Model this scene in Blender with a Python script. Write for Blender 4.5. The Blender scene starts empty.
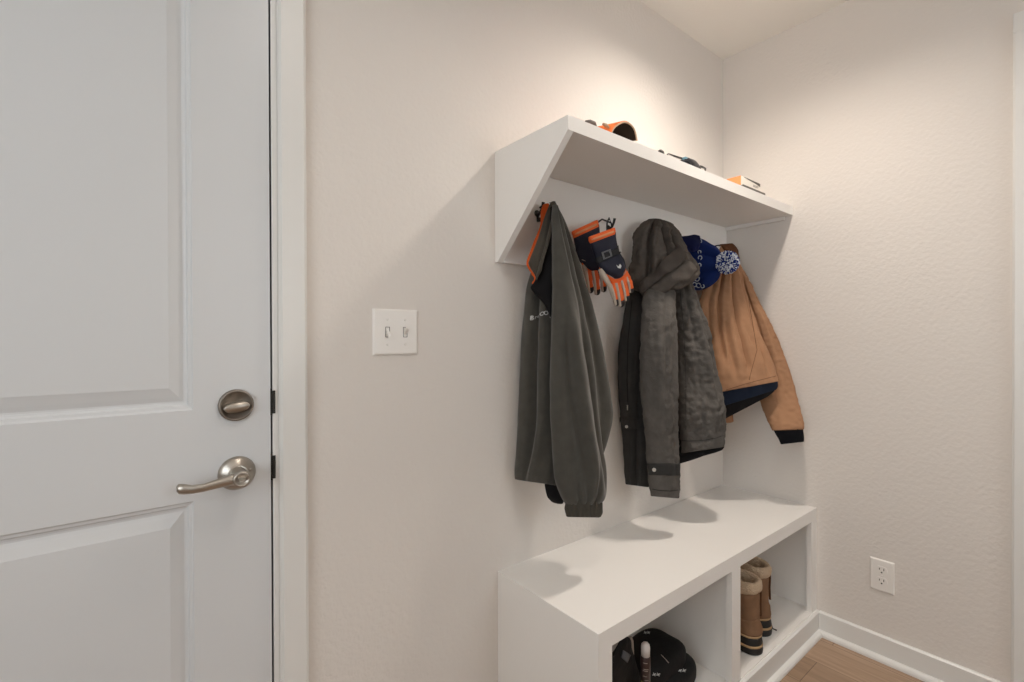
import bpy, bmesh, math, random
from mathutils import Vector, noise, Matrix
random.seed(7)
S = bpy.context.scene
COL = S.collection
PI = math.pi

# ------------------------------------------------------------------ camera
F, YAW, PIT, ROL = 477.52, .6735, -.0054, -.0029
CAM = Vector((-2.0921, -1.0916, 1.15))
def cam_basis():
    s, c = math.sin(YAW), math.cos(YAW)
    f0, r0, u0 = Vector((s, c, 0)), Vector((c, -s, 0)), Vector((0, 0, 1))
    cp, sp = math.cos(PIT), math.sin(PIT)
    fw = cp*f0 + sp*u0; u1 = -sp*f0 + cp*u0
    cr, sr = math.cos(ROL), math.sin(ROL)
    return cr*r0 + sr*u1, -sr*r0 + cr*u1, fw
RT, UP, FW = cam_basis()
cd = bpy.data.cameras.new('camera'); cam = bpy.data.objects.new('camera', cd); COL.objects.link(cam)
cd.sensor_width = 36; cd.lens = F*36/1024; cd.clip_start = .02
m = Matrix.Identity(4)
for i in range(3):
    m[i][0], m[i][1], m[i][2], m[i][3] = RT[i], UP[i], -FW[i], CAM[i]
cam.matrix_world = m
S.camera = cam

def at(u, v, y=None, x=None, z=None):
    """the point of the room that a sight line meets at a given depth"""
    d = (u-512)/F*RT - (v-341)/F*UP + FW
    if isinstance(y, tuple): x, y = y[1], None
    if x is not None: t = (x-CAM.x)/d.x
    elif y is not None: t = (y-CAM.y)/d.y
    else: t = (z-CAM.z)/d.z
    return CAM + t*d

# ------------------------------------------------------------------ materials
def lin(h):
    h = h.lstrip('#'); r = [int(h[i:i+2], 16)/255 for i in (0, 2, 4)]
    return tuple(c/12.92 if c <= .04045 else ((c+.055)/1.055)**2.4 for c in r) + (1,)

def mat(name, col, rough=.6, metal=0, bump=None, var=None, spec=.5, sheen=0, col2=None):
    """bump = (scale, strength, distance[, stretch xyz]); var = (scale, amount) tone mottling"""
    mt = bpy.data.materials.new(name); mt.use_nodes = True
    nt = mt.node_tree; N, L = nt.nodes, nt.links
    b = N['Principled BSDF']
    b.inputs['Base Color'].default_value = lin(col)
    b.inputs['Roughness'].default_value = rough; b.inputs['Metallic'].default_value = metal
    b.inputs['Specular IOR Level'].default_value = spec
    if sheen:
        b.inputs['Sheen Weight'].default_value = sheen; b.inputs['Sheen Roughness'].default_value = .5
    tc = N.new('ShaderNodeTexCoord')
    if var or col2:
        n = N.new('ShaderNodeTexNoise'); n.inputs['Scale'].default_value = (var or (12, .1))[0]; n.inputs['Detail'].default_value = 5
        L.new(tc.outputs['Object'], n.inputs['Vector'])
        mx = N.new('ShaderNodeMix'); mx.data_type = 'RGBA'
        c = lin(col); k = (var or (12, .1))[1]
        mx.inputs['A'].default_value = tuple(max(0, x*(1-k)) for x in c[:3]) + (1,)
        mx.inputs['B'].default_value = lin(col2) if col2 else tuple(min(1, x*(1+k)) for x in c[:3]) + (1,)
        r = N.new('ShaderNodeMapRange'); r.inputs['From Min'].default_value = .3; r.inputs['From Max'].default_value = .7
        L.new(n.outputs['Fac'], r.inputs['Value']); L.new(r.outputs['Result'], mx.inputs['Factor'])
        L.new(mx.outputs['Result'], b.inputs['Base Color'])
    if bump:
        n = N.new('ShaderNodeTexNoise'); n.inputs['Scale'].default_value = bump[0]; n.inputs['Detail'].default_value = 3
        src = tc.outputs['Object']
        if len(bump) > 3:
            mp = N.new('ShaderNodeMapping'); mp.inputs['Scale'].default_value = bump[3]; L.new(src, mp.inputs['Vector']); src = mp.outputs['Vector']
        L.new(src, n.inputs['Vector'])
        bp = N.new('ShaderNodeBump'); bp.inputs['Strength'].default_value = bump[1]; bp.inputs['Distance'].default_value = bump[2]
        L.new(n.outputs['Fac'], bp.inputs['Height']); L.new(bp.outputs['Normal'], b.inputs['Normal'])
    return mt

def rib_mat(name, col, freq, axis='Z', rough=.9):
    mt = mat(name, col, rough, spec=.2); nt = mt.node_tree; N, L = nt.nodes, nt.links
    tc = N.new('ShaderNodeTexCoord'); w = N.new('ShaderNodeTexWave'); w.bands_direction = axis
    w.inputs['Scale'].default_value = freq; L.new(tc.outputs['Object'], w.inputs['Vector'])
    bp = N.new('ShaderNodeBump'); bp.inputs['Strength'].default_value = .6; bp.inputs['Distance'].default_value = .002
    L.new(w.outputs['Fac'], bp.inputs['Height']); L.new(bp.outputs['Normal'], N['Principled BSDF'].inputs['Normal'])
    return mt

M = dict(
    wall=mat('wall_paint', '#dcd6d0', .75, bump=(80, .38, .004), spec=.3),
    ceil=mat('ceiling_paint', '#e4e0da', .85, bump=(90, .15, .003), spec=.2),
    trim=mat('trim_paint', '#dfdedb', .35, spec=.45),
    door=mat('door_paint', '#d3d5d7', .32, spec=.5),
    bench=mat('bench_paint', '#ebe8e4', .38, spec=.45, bump=(60, .04, .002)),
    nickel=mat('satin_nickel', '#b4ada4', .33, 1, bump=(30, .05, .001, (1, 1, 40))),
    nickel_dark=mat('dark_satin_nickel', '#8f8880', .5, 1),
    black=mat('black_metal', '#15130f', .45),
    gapm=mat('gap_shade', '#1c1a18', .9),
    plastic=mat('white_plastic', '#eae6e1', .35),
    slot=mat('slot_dark', '#3a3430', .6),
    fleece=mat('charcoal_fleece', '#474540', .95, var=(40, .10), bump=(900, .3, .001), spec=.12, sheen=.25),
    fleece_in=mat('fleece_collar_lining', '#45413a', .95, bump=(700, .3, .001), spec=.1, sheen=.15),
    orange=mat('orange_fabric', '#d8602a', .8, bump=(500, .2, .001), spec=.2),
    black_cloth=mat('black_cloth', '#131214', .85, bump=(400, .3, .001), spec=.2),
    rib_grey=mat('fleece_cuff', '#45423c', .95, spec=.1, bump=(800, .3, .001)),
    canvas=mat('grey_canvas', '#55514d', .85, var=(22, .14), bump=(160, .45, .004), spec=.2),
    canvas_dark=mat('dark_canvas', '#343332', .85, var=(22, .16), bump=(160, .4, .003), spec=.2),
    hood=mat('brown_grey_canvas', '#524c47', .9, var=(18, .16), bump=(140, .45, .004), spec=.15),
    hood_band=mat('hood_band_canvas', '#49433f', .9, var=(22, .12), bump=(300, .3, .002), spec=.15),
    tan=mat('tan_duck_canvas', '#9e775a', .85, var=(9, .07), bump=(520, .25, .001), spec=.2),
    cord=mat('brown_corduroy', '#5a3a26', .9, spec=.1),
    navy_rib=rib_mat('navy_rib_knit', '#1c2536', 150, 'X'),
    black_rib=rib_mat('black_rib_knit', '#101218', 160, 'X'),
    blue=rib_mat('blue_knit', '#11255c', 130, 'Y'),
    blue_dark=rib_mat('dark_blue_knit', '#10163f', 130, 'Y'),
    yarn_w=mat('white_yarn', '#d9dde4', .95, spec=.1),
    yarn_b=mat('blue_yarn', '#243a80', .95, spec=.1),
    knit_w=mat('white_knit', '#b9c0cc', .95, spec=.1),
    navy=mat('navy_nylon', '#1b1c2c', .6, bump=(250, .3, .002), spec=.35),
    glove_o=mat('orange_nylon', '#e8672f', .6, bump=(250, .25, .002), spec=.3),
    glove_g=mat('pale_grey_palm', '#b7aa9c', .75, spec=.25),
    glove_lin=mat('peach_lining', '#dc9a70', .95, spec=.1),
    strap=mat('black_webbing', '#1a1a1d', .7, bump=(300, .4, .001)),
    buckle=mat('grey_buckle', '#5d5d60', .4),
    silver=mat('silver_snap', '#c9c6c0', .3, 1),
    logo=mat('white_embroidery', '#cfd0cf', .9, spec=.1),
    suede=mat('brown_suede', '#82644d', .95, var=(25, .14), bump=(300, .3, .001), spec=.1),
    seam=mat('dark_brown_leather', '#5a3d28', .8, spec=.2),
    sherpa=mat('cream_fleece', '#cdb69c', 1, bump=(220, 1.0, .006), spec=.05),
    rubber=mat('black_rubber', '#191716', .6),
    stripe=mat('tan_rubber', '#b3926a', .6),
    bag=mat('black_nylon', '#0b0b0d', .7, bump=(120, .35, .003), spec=.3),
    tagm=mat('grey_tag', '#55565a', .8),
    tube=mat('dark_printed_plastic', '#3a2724', .4),
    cap_w=mat('white_cap_plastic', '#d3cbc6', .4),
    straw=mat('straw_plastic', '#a59a62', .5),
    pale=mat('pale_plastic', '#b0a499', .4),
    capo=mat('orange_cap_cloth', '#e0763a', .85, var=(60, .25), bump=(300, .3, .001), spec=.15),
    capd=mat('dark_cap_cloth', '#2a231c', .9, spec=.1),
    capt=mat('tan_cap_edge', '#b39a80', .8, spec=.15),
    grey_strap=mat('grey_strap', '#6b645d', .7),
    lens=mat('dark_lens', '#27272b', .18, spec=.6),
    frame=mat('dark_frame', '#2b2623', .4),
    teal=mat('teal_frame', '#6c93a3', .35),
    box_w=mat('white_card', '#ece5da', .6),
    box_o=mat('orange_card', '#e58d55', .6),
    print_=mat('grey_print', '#8c8279', .7),
    dark_card=mat('dark_card', '#5f5852', .6),
    lamp=None, wood=None,
)

def wood_mat():
    mt = bpy.data.materials.new('wood_plank'); mt.use_nodes = True
    nt = mt.node_tree; N, L = nt.nodes, nt.links; b = N['Principled BSDF']
    tc = N.new('ShaderNodeTexCoord')
    br = N.new('ShaderNodeTexBrick'); br.offset = .37; br.inputs['Scale'].default_value = 1
    br.inputs['Brick Width'].default_value = 1.2; br.inputs['Row Height'].default_value = .15
    br.inputs['Mortar Size'].default_value = .0012; br.inputs['Mortar Smooth'].default_value = .2
    br.inputs['Color1'].default_value = lin('#ab917a'); br.inputs['Color2'].default_value = lin('#957c66'); br.inputs['Mortar'].default_value = lin('#6a5644')
    ro = N.new('ShaderNodeMapping'); ro.inputs['Rotation'].default_value = (0, 0, PI/2); ro.inputs['Location'].default_value = (.31, .05, 0); L.new(tc.outputs['Object'], ro.inputs['Vector']); L.new(ro.outputs['Vector'], br.inputs['Vector'])
    mp = N.new('ShaderNodeMapping'); mp.inputs['Scale'].default_value = (26, 2.2, 1); L.new(tc.outputs['Object'], mp.inputs['Vector'])
    n = N.new('ShaderNodeTexNoise'); n.inputs['Scale'].default_value = 2.2; n.inputs['Detail'].default_value = 6; n.inputs['Distortion'].default_value = .7
    L.new(mp.outputs['Vector'], n.inputs['Vector'])
    cr = N.new('ShaderNodeValToRGB'); cr.color_ramp.elements[0].position = .3; cr.color_ramp.elements[0].color = (.74, .70, .66, 1)
    cr.color_ramp.elements[1].position = .72; cr.color_ramp.elements[1].color = (1.12, 1.1, 1.08, 1)
    L.new(n.outputs['Fac'], cr.inputs['Fac'])
    mx = N.new('ShaderNodeMix'); mx.data_type = 'RGBA'; mx.blend_type = 'MULTIPLY'; mx.inputs['Factor'].default_value = .85
    L.new(br.outputs['Color'], mx.inputs['A']); L.new(cr.outputs['Color'], mx.inputs['B']); L.new(mx.outputs['Result'], b.inputs['Base Color'])
    b.inputs['Roughness'].default_value = .42
    return mt
M['wood'] = wood_mat()
def emit_mat(name, col, st):
    mt = bpy.data.materials.new(name); mt.use_nodes = True
    b = mt.node_tree.nodes['Principled BSDF']
    b.inputs['Emission Color'].default_value = col; b.inputs['Emission Strength'].default_value = st
    return mt

# ------------------------------------------------------------------ object helpers
def link(name, me, material=None, parent=None):
    o = bpy.data.objects.new(name, me); COL.objects.link(o)
    if material is not None:
        for k in (material if isinstance(material, (list, tuple)) else [material]): me.materials.append(k)
    if parent is not None:
        o.parent = parent
        o.matrix_parent_inverse = Matrix.Translation(-parent.location)
    return o

def obj(name, bm, material, parent=None, smooth=False):
    bmesh.ops.recalc_face_normals(bm, faces=bm.faces)
    me = bpy.data.meshes.new(name); bm.to_mesh(me); bm.free()
    if smooth:
        for p in me.polygons: p.use_smooth = True
    return link(name, me, material, parent)

def thing(name, label, cat, loc, group=None):
    o = bpy.data.objects.new(name, None); o.empty_display_size = .05; COL.objects.link(o); o.location = loc
    o['label'] = label; o['category'] = cat
    if group: o['group'] = group
    return o

def tag(o, label, cat, group=None):
    o['label'] = label; o['category'] = cat
    if group: o['group'] = group
    return o

def struct(o, label=None):
    o['kind'] = 'structure'
    if label: o['label'] = label; 
    return o

def box(bm, x0, x1, y0, y1, z0, z1, bev=0, seg=2, mi=0):
    vs = [bm.verts.new((x, y, z)) for x in (x0, x1) for y in (y0, y1) for z in (z0, z1)]
    fs = [bm.faces.new([vs[i] for i in q]) for q in ((0, 1, 3, 2), (4, 6, 7, 5), (0, 4, 5, 1), (2, 3, 7, 6), (0, 2, 6, 4), (1, 5, 7, 3))]
    for f in fs: f.material_index = mi
    if bev:
        es = list({e for f in fs for e in f.edges})
        bmesh.ops.bevel(bm, geom=es, offset=bev, segments=seg, affect='EDGES', profile=.5)
    return vs

def prism(bm, pts, axis, a, b, bev=0):
    """extrude the outline pts (2-D) from a to b along axis"""
    def mk(p, t):
        return {'x': (t, p[0], p[1]), 'y': (p[0], t, p[1]), 'z': (p[0], p[1], t)}[axis]
    A = [bm.verts.new(mk(p, a)) for p in pts]; B = [bm.verts.new(mk(p, b)) for p in pts]
    fs = [bm.faces.new(A), bm.faces.new(B[::-1])]
    n = len(pts)
    fs += [bm.faces.new((A[i], A[(i+1) % n], B[(i+1) % n], B[i])) for i in range(n)]
    if bev:
        es = list({e for f in fs for e in f.edges})
        bmesh.ops.bevel(bm, geom=es, offset=bev, segments=2, affect='EDGES', profile=.5)

def tube(bm, pts, r, n=10, cap=True, mi=0):
    pts = [Vector(p) for p in pts]; rs = r if isinstance(r, (list, tuple)) else [r]*len(pts)
    rings = []; up = None
    for i, p in enumerate(pts):
        t = (pts[min(i+1, len(pts)-1)] - pts[max(i-1, 0)]).normalized()
        if up is None:
            up = t.orthogonal().normalized()
        up = (up - up.dot(t)*t).normalized(); w = t.cross(up)
        rings.append([bm.verts.new(p + rs[i]*(math.cos(2*PI*k/n)*up + math.sin(2*PI*k/n)*w)) for k in range(n)])
    for a, b in zip(rings, rings[1:]):
        for k in range(n):
            bm.faces.new((a[k], a[(k+1) % n], b[(k+1) % n], b[k])).material_index = mi
    if cap:
        bm.faces.new(rings[0][::-1]).material_index = mi; bm.faces.new(rings[-1]).material_index = mi

def lathe(bm, prof, origin, axis, n=40):
    """prof = [(radius, height along axis)]"""
    ax = Vector(axis).normalized(); u = ax.orthogonal().normalized(); w = ax.cross(u); o = Vector(origin)
    rings = []
    for r, h in prof:
        rings.append([bm.verts.new(o + ax*h + r*(math.cos(2*PI*k/n)*u + math.sin(2*PI*k/n)*w)) for k in range(n)])
    for a, b in zip(rings, rings[1:]):
        for k in range(n): bm.faces.new((a[k], a[(k+1) % n], b[(k+1) % n], b[k]))
    bm.faces.new(rings[0][::-1]); bm.faces.new(rings[-1])

def cat(p0, p1, p2, p3, t):
    return .5*((2*p1) + (-p0+p2)*t + (2*p0-5*p1+4*p2-p3)*t*t + (-p0+3*p1-3*p2+p3)*t**3)

def spline(rows, n):
    """rows of equal-length tuples -> n smoothly interpolated rows (spaced by the first Vector's travel)"""
    d = [0]
    for a, b in zip(rows, rows[1:]):
        d.append(d[-1] + max(1e-5, ((a[0]+a[1])/2 - (b[0]+b[1])/2).length + .25*((a[0]-b[0]).length + (a[1]-b[1]).length)))
    out = []; T = d[-1]
    for i in range(n):
        s = T*i/(n-1); k = 0
        while k < len(d)-2 and s > d[k+1]: k += 1
        t = (s-d[k])/(d[k+1]-d[k])
        g = lambda j: rows[max(0, min(len(rows)-1, j))]
        out.append(tuple(cat(g(k-1)[c], g(k)[c], g(k+1)[c], g(k+2)[c], t) for c in range(len(rows[0]))))
    return out

def sstep(a, b, x):
    t = max(0, min(1, (x-a)/(b-a))); return t*t*(3-2*t)

def cloth(name, rows, material, parent, nu=96, nv=80, folds=(), wr=(), sq=1.0, hem=None, top='close', bottom='close', toward=None, rep=0):
    """A cloth tube: each row gives left point, right point (uL,vL,yL, uR,vR,yR) and half thickness.
    folds: (s_top, s_bottom, depth, width, t0, t1), s measured left to right, positive = crease pushed in.
    wr: (scale, amplitude, (stretch xyz)) noise wrinkles."""
    R = []
    for r in rows:
        R.append((at(r[0], r[1], r[2]), at(r[3], r[4], r[5]), r[6]))
    return cloth3(name, R, material, parent, nu, nv, folds, wr, sq, hem, top, bottom, rep)

def cloth3(name, R, material, parent, nu=96, nv=80, folds=(), wr=(), sq=1.0, hem=None, top='close', bottom='close', rep=0, deep=.05):
    rows = spline(R, nv)
    bm = bmesh.new(); rings = []
    for i, (PL, PR, th) in enumerate(rows):
        t = i/(nv-1); c = (PL+PR)/2; a = (PR-PL)/2
        n = CAM - c; n = (n - n.dot(a)/max(1e-9, a.length_squared)*a).normalized()
        ring = []
        for k in range(nu):
            q = 2*PI*k/nu; cs, sn = math.cos(q), math.sin(q)
            X = math.copysign(abs(cs)**sq, cs); Y = math.copysign(abs(sn)**sq, sn)
            s = (X+1)/2
            d = 0
            if sn > -.3:
                f = sstep(-.3, .25, sn)
                for (s0, s1, dep, w, t0, t1) in folds:
                    win = sstep(t0-.08, t0+.08, t)*(1-sstep(t1-.08, t1+.08, t)) if not (t0 <= 0 and t1 >= 1) else 1
                    if t0 <= 0: win = 1-sstep(t1-.08, t1+.08, t) if t1 < 1 else 1
                    elif t1 >= 1: win = sstep(t0-.08, t0+.08, t)
                    u = (s-(s0+(s1-s0)*t))/w
                    d -= f*win*dep*math.exp(-u*u)
            if rep: d += rep[1]*math.sin(q*rep[0])
            p = c + a*X + n*(th*Y)
            nd = (a.normalized()*cs*.6 + n*sn)
            for (sc, am, st) in wr:
                v = Vector((p.x*st[0], p.y*st[1], p.z*st[2]))*sc
                v2 = noise.noise(v)
                d += am*v2
            ring.append(bm.verts.new(p + nd*d))
        rings.append(ring)
    def bridge(a, b, mi=0):
        for k in range(nu): bm.faces.new((a[k], a[(k+1) % nu], b[(k+1) % nu], b[k])).material_index = mi
    for a, b in zip(rings, rings[1:]): bridge(a, b)
    def close(ring, mi=0):
        c = sum((v.co for v in ring), Vector())/nu; cv = bm.verts.new(c)
        for k in range(nu): bm.faces.new((ring[k], ring[(k+1) % nu], cv)).material_index = mi
    def openend(ring, nxt, mi):
        """turn the edge inward so that one looks into a hollow"""
        c = sum((v.co for v in ring), Vector())/nu
        c2 = sum((v.co for v in nxt), Vector())/nu
        into = (c2-c).normalized()
        prev = ring
        for (sc, dp) in ((.9, -.0015), (.84, deep*.12), (.8, deep)):
            nr = [bm.verts.new(c + (v.co-c)*sc + into*dp) for v in ring]
            bridge(prev, nr, mi if sc < .86 else 0); prev = nr
        close(prev, mi)
    def dome(ring, nxt):
        c = sum((v.co for v in ring), Vector())/nu; c2 = sum((v.co for v in nxt), Vector())/nu
        out = (c-c2).normalized(); h = min((v.co-c).length for v in ring)*.75
        prev = ring
        for k in (1, 2, 3, 4):
            a = k/5*PI/2
            nr = [bm.verts.new(c + (v.co-c)*math.cos(a) + out*h*math.sin(a)) for v in ring]
            bridge(prev, nr); prev = nr
        cv = bm.verts.new(c + out*h)
        for k in range(nu): bm.faces.new((prev[k], prev[(k+1) % nu], cv))
    if top == 'close': dome(rings[0], rings[4])
    else: openend(rings[0], rings[4], 1)
    if bottom == 'close': dome(rings[-1], rings[-5])
    elif bottom == 'flat': close(rings[-1])
    else: openend(rings[-1], rings[-5], 1)
    return obj(name, bm, material, parent, True)

def ray_strip(name, pts, w, material, parent, lift=.001, target=None):
    pass

# ------------------------------------------------------------------ the room
CEIL = 2.4012
XW, YR = -3.45, -2.6                         # left wall, rear wall
LEAF = (-2.668, -1.8652); DH = 2.03
def wall(name, boxes, material='wall'):
    bm = bmesh.new()
    for b in boxes: box(bm, *b)
    return struct(obj(name, bm, M[material]))
wall('wall_back', [(-1.862, .12, .0, .12, 0, CEIL), (-2.672, -1.862, 0, .12, DH+.004, CEIL), (XW-.12, -2.672, 0, .12, 0, CEIL)])
wall('wall_right', [(0, .12, -.955, 0, 0, CEIL), (0, .12, -1.85, -.955, 2.06, CEIL), (0, .12, YR, -1.85, 0, CEIL)])
WY0, WY1, WZ0, WZ1 = -1.95, -.65, .85, 2.15     # glazed opening in the left wall
wall('wall_left', [(XW-.12, XW, YR, WY0, 0, CEIL), (XW-.12, XW, WY1, 0, 0, CEIL), (XW-.12, XW, WY0, WY1, 0, WZ0), (XW-.12, XW, WY0, WY1, WZ1, CEIL)])
VX0, VX1, VZ0, VZ1 = -1.2, -.3, .95, 1.95      # and one added in the rear wall as fill for the nook
wall('wall_rear', [(XW-.12, VX0, YR-.12, YR, 0, CEIL), (VX1, .12, YR-.12, YR, 0, CEIL), (VX0, VX1, YR-.12, YR, 0, VZ0), (VX0, VX1, YR-.12, YR, VZ1, CEIL)])
wall('floor', [(XW-.12, 1.3, YR-.12, .12, -.1, 0)], 'wood')
wall('ceiling', [(XW-.12, 1.3, YR-.12, .12, CEIL, CEIL+.1)], 'ceil')
# little hall beyond the opening in the right wall
wall('wall_hall', [(1.2, 1.3, YR, .12, 0, CEIL), (.12, 1.2, -.82, -.7, 0, CEIL), (.12, 1.2, -2.1, -1.98, 0, CEIL)])

def baseboard(name, pts_axis, a, b, flip):
    """a skirting board with an eased top and a quarter-round shoe"""
    bm = bmesh.new()
    p = [(0, 0), (0, .0877), (-.006, .0877), (-.012, .083), (-.012, 0)]
    q = [(-.012, .0), (-.012, .019), (-.018, .0175), (-.0235, .014), (-.027, .008), (-.028, 0)]
    for o in (p, q):
        if pts_axis == 'x': prism(bm, [(y, z) for y, z in o], 'x', a, b)
        else: prism(bm, [(x, z) for x, z in o], 'y', a, b)
    return struct(obj(name, bm, M['trim']))
baseboard('baseboard_right', 'y', -.9065, -.389, 0)
baseboard('baseboard_back', 'x', -1.7955, -1.2682, 0)
bm = bmesh.new(); 
prism(bm, [(YR+.012, 0), (YR+.012, .083), (YR+.006, .0877), (YR, .0877), (YR, 0)], 'x', XW, .0)
struct(obj('baseboard_rear', bm, M['trim']))

# casing of the opening in the right wall
def casing_run(bm, axis, a, b, inner, outer, wallpos, sgn):
    t = .017*sgn
    pr = [(inner, wallpos), (inner, wallpos+t*.6), (inner+(outer-inner)*.10, wallpos+t), (inner+(outer-inner)*.9, wallpos+t), (outer, wallpos+t*.75), (outer, wallpos)]
    return pr
bm = bmesh.new()
for (i, o) in ((-.963, -.9065), (-1.855, -1.912)):
    prism(bm, [(x, y) for y, x in casing_run(bm, 'z', 0, 0, i, o, 0, -1)], 'z', 0, 2.0618)
box(bm, -.017, 0, -1.912, -.9065, 2.062, 2.12, .002)
struct(obj('trim_2', bm, M['trim']))
bm = bmesh.new()
box(bm, -.004, .124, -.972, -.952, 0, 2.065, .001); box(bm, -.004, .124, -1.855, -1.835, 0, 2.065, .001); box(bm, -.004, .124, -1.835, -.972, 2.045, 2.065)
struct(obj('trim_3', bm, M['trim']))

# door casing and jamb
bm = bmesh.new()
for (i, o) in ((-1.8505, -1.7955), (-2.6835, -2.7416)):
    prism(bm, casing_run(bm, 'z', 0, 0, i, o, 0, -1), 'z', 0, DH+.0153)
prism(bm, [(y, z) for z, y in [(DH+.0155, 0), (DH+.0155, -.01), (DH+.021, -.017), (DH+.068, -.017), (DH+.0735, -.012), (DH+.0735, 0)]], 'x', -2.7416, -1.7955)
struct(obj('trim_1', bm, M['trim']))
bm = bmesh.new()
box(bm, -1.862, -1.845, -.0015, .12, 0, DH+.004, .0015); box(bm, -2.689, -2.672, -.0015, .12, 0, DH+.004, .0015); box(bm, -2.672, -1.862, -.0015, .12, DH+.004, DH+.02)
box(bm, -1.873, -1.862, .04, .12, 0, DH+.004); box(bm, -2.672, -2.661, .04, .12, 0, DH+.004)
struct(obj('trim_4', bm, M['trim']))
bm = bmesh.new(); box(bm, -1.866, -1.8625, .036, .0395, 0.01, DH)  # dark strip standing in for the shade inside the door gap
struct(obj('door_gap_shade', bm, M['gapm']))

# ------------------------------------------------------------------ the door
def build_door():
    door = bpy.data.objects.new('door_1', None); COL.objects.link(door); door.location = (-2.267, 0, 0)
    door['kind'] = 'structure'; door['label'] = 'white two panel door with satin nickel lever'
    bm = bmesh.new()
    xs = [LEAF[0], -2.534, -2.0, LEAF[1]]; zs = [.012, .24, .841, 1.015, 1.90, DH]
    yf = .001
    V = {}
    def v(x, y, z):
        k = (round(x, 5), round(y, 5), round(z, 5))
        if k not in V: V[k] = bm.verts.new((x, y, z))
        return V[k]
    for i in range(3):
        for j in range(5):
            if i == 1 and j in (1, 3): continue
            bm.faces.new([v(xs[a], yf, zs[b]) for a, b in ((i, j), (i+1, j), (i+1, j+1), (i, j+1))])
    prof = [(0, 0), (.003, .0035), (.007, .0045), (.0095, .0085), (.0125, .0095), (.015, .0095), (.022, .0065), (.035, .002), (.037, .0012)]
    for j in (1, 3):
        prev = None
        for (ins, dep) in prof:
            q = [(xs[1]+ins, zs[j]+ins*1.18), (xs[2]-ins, zs[j]+ins*1.18), (xs[2]-ins, zs[j+1]-ins*1.18), (xs[1]+ins, zs[j+1]-ins*1.18)]
            cur = [v(x, yf+dep, z) for x, z in q]
            if prev:
                for k in range(4): bm.faces.new((prev[k], prev[(k+1) % 4], cur[(k+1) % 4], cur[k]))
            prev = cur
        bm.faces.new(prev)
    B = [bm.verts.new((x, .036, z)) for x, z in ((xs[0], zs[0]), (xs[3], zs[0]), (xs[3], zs[5]), (xs[0], zs[5]))]
    bm.faces.new(B)
    bot = [v(x, yf, zs[0]) for x in xs]; topv = [v(x, yf, zs[5]) for x in xs]
    lf = [v(xs[0], yf, z) for z in zs]; rt = [v(xs[3], yf, z) for z in zs]
    bm.faces.new(bot + [B[1], B[0]]); bm.faces.new(topv + [B[2], B[3]]); bm.faces.new(lf + [B[3], B[0]]); bm.faces.new(rt + [B[2], B[1]])
    obj('door_leaf', bm, M['door'], door)
    # deadbolt
    dc = Vector((-1.9284, .001, 1.0183))
    bm = bmesh.new()
    lathe(bm, [(.0315, 0), (.0315, .004), (.031, .0075), (.0285, .009), (.0268, .0085), (.0262, .006), (.0, .006)][:-1], dc, (0, -1, 0), 56)
    db = obj('deadbolt', bm, M['nickel_dark'], door, True)
    db.data.polygons.foreach_set('use_smooth', [True]*len(db.data.polygons))
    bm = bmesh.new()
    pts = []
    for k in range(13):
        t = -1+2*k/12; pts.append((t*.0235, .0015+.0092*math.sqrt(max(0, 1-t*t))))
    out = pts + [(x, .003-y-.0015) for x, y in pts[::-1]][1:-1]
    c, s = math.cos(.12), math.sin(.12)
    prism(bm, [(dc.x + c*x - s*z, dc.z + s*x + c*z-.004) for x, z in out], 'y', dc.y-.005, dc.y-.016, .0012)
    obj('thumb_turn', bm, M['nickel'], db, True)
    # lever
    lc = Vector((-1.9274, .001, .8818))
    bm = bmesh.new()
    lathe(bm, [(.0335, 0), (.0335, .003), (.032, .006), (.027, .010), (.019, .0145), (.0165, .016)], lc, (0, -1, 0), 56)
    rose = obj('rose', bm, M['nickel'], door, True)
    for a in (.35, PI-.05):
        bm = bmesh.new(); p = lc + Vector((.0235*math.cos(a), -.010, .0235*math.sin(a)-.002))
        lathe(bm, [(.0032, 0), (.0032, .0035), (.002, .005)], p, (0, -1, 0), 14); obj('screw', bm, M['nickel'], rose, True)
    bm = bmesh.new()
    lathe(bm, [(.0155, .014), (.0148, .03), (.0155, .034), (.0155, .056), (.0145, .059), (.011, .060), (.0105, .0585)], lc, (0, -1, 0), 36)
    # handle arm: flattened bar swelling and curling at its end
    yh = lc.y-.046
    arm = [(-.004, .0, .012, .0100), (-.020, -.0005, .0105, .0080), (-.040, -.0035, .0085, .0058), (-.060, -.0065, .0075, .0050), (-.078, -.0075, .0080, .0054), (-.091, -.0062, .0098, .0075), (-.0985, -.005, .0092, .0085), (-.1015, -.0045, .0045, .0050)]
    rings = []
    for (dx, dz, hz, hy) in arm:
        curl = .014*sstep(.065, .100, -dx)
        rings.append([bm.verts.new((lc.x+dx, yh+curl+hy*math.sin(2*PI*k/20), lc.z+dz+hz*math.cos(2*PI*k/20))) for k in range(20)])
    for a, b in zip(rings, rings[1:]):
        for k in range(20): bm.faces.new((a[k], a[(k+1) % 20], b[(k+1) % 20], b[k]))
    bm.faces.new(rings[0]); bm.faces.new(rings[-1])
    lev = obj('lever_handle', bm, M['nickel'], door, True)
    bm = bmesh.new()
    box(bm, lc.x-.0055, lc.x+.0055, lc.y-.0635, lc.y-.058, lc.z-.0022, lc.z+.0022, .001)
    obj('lock_button', bm, M['silver'], lev)
    # strike plates in the jamb, seen edge on in the gap
    for z in (1.0189, .8832):
        bm = bmesh.new()
        box(bm, -1.8655, -1.8622, -.0012, .034, z-.028, z+.028, .0006)
        box(bm, -1.8625, -1.857, -.0045, -.0014, z-.024, z+.024, .001)
        o = obj('strike_plate', bm, M['black'], door)
    return door
build_door()

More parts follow.
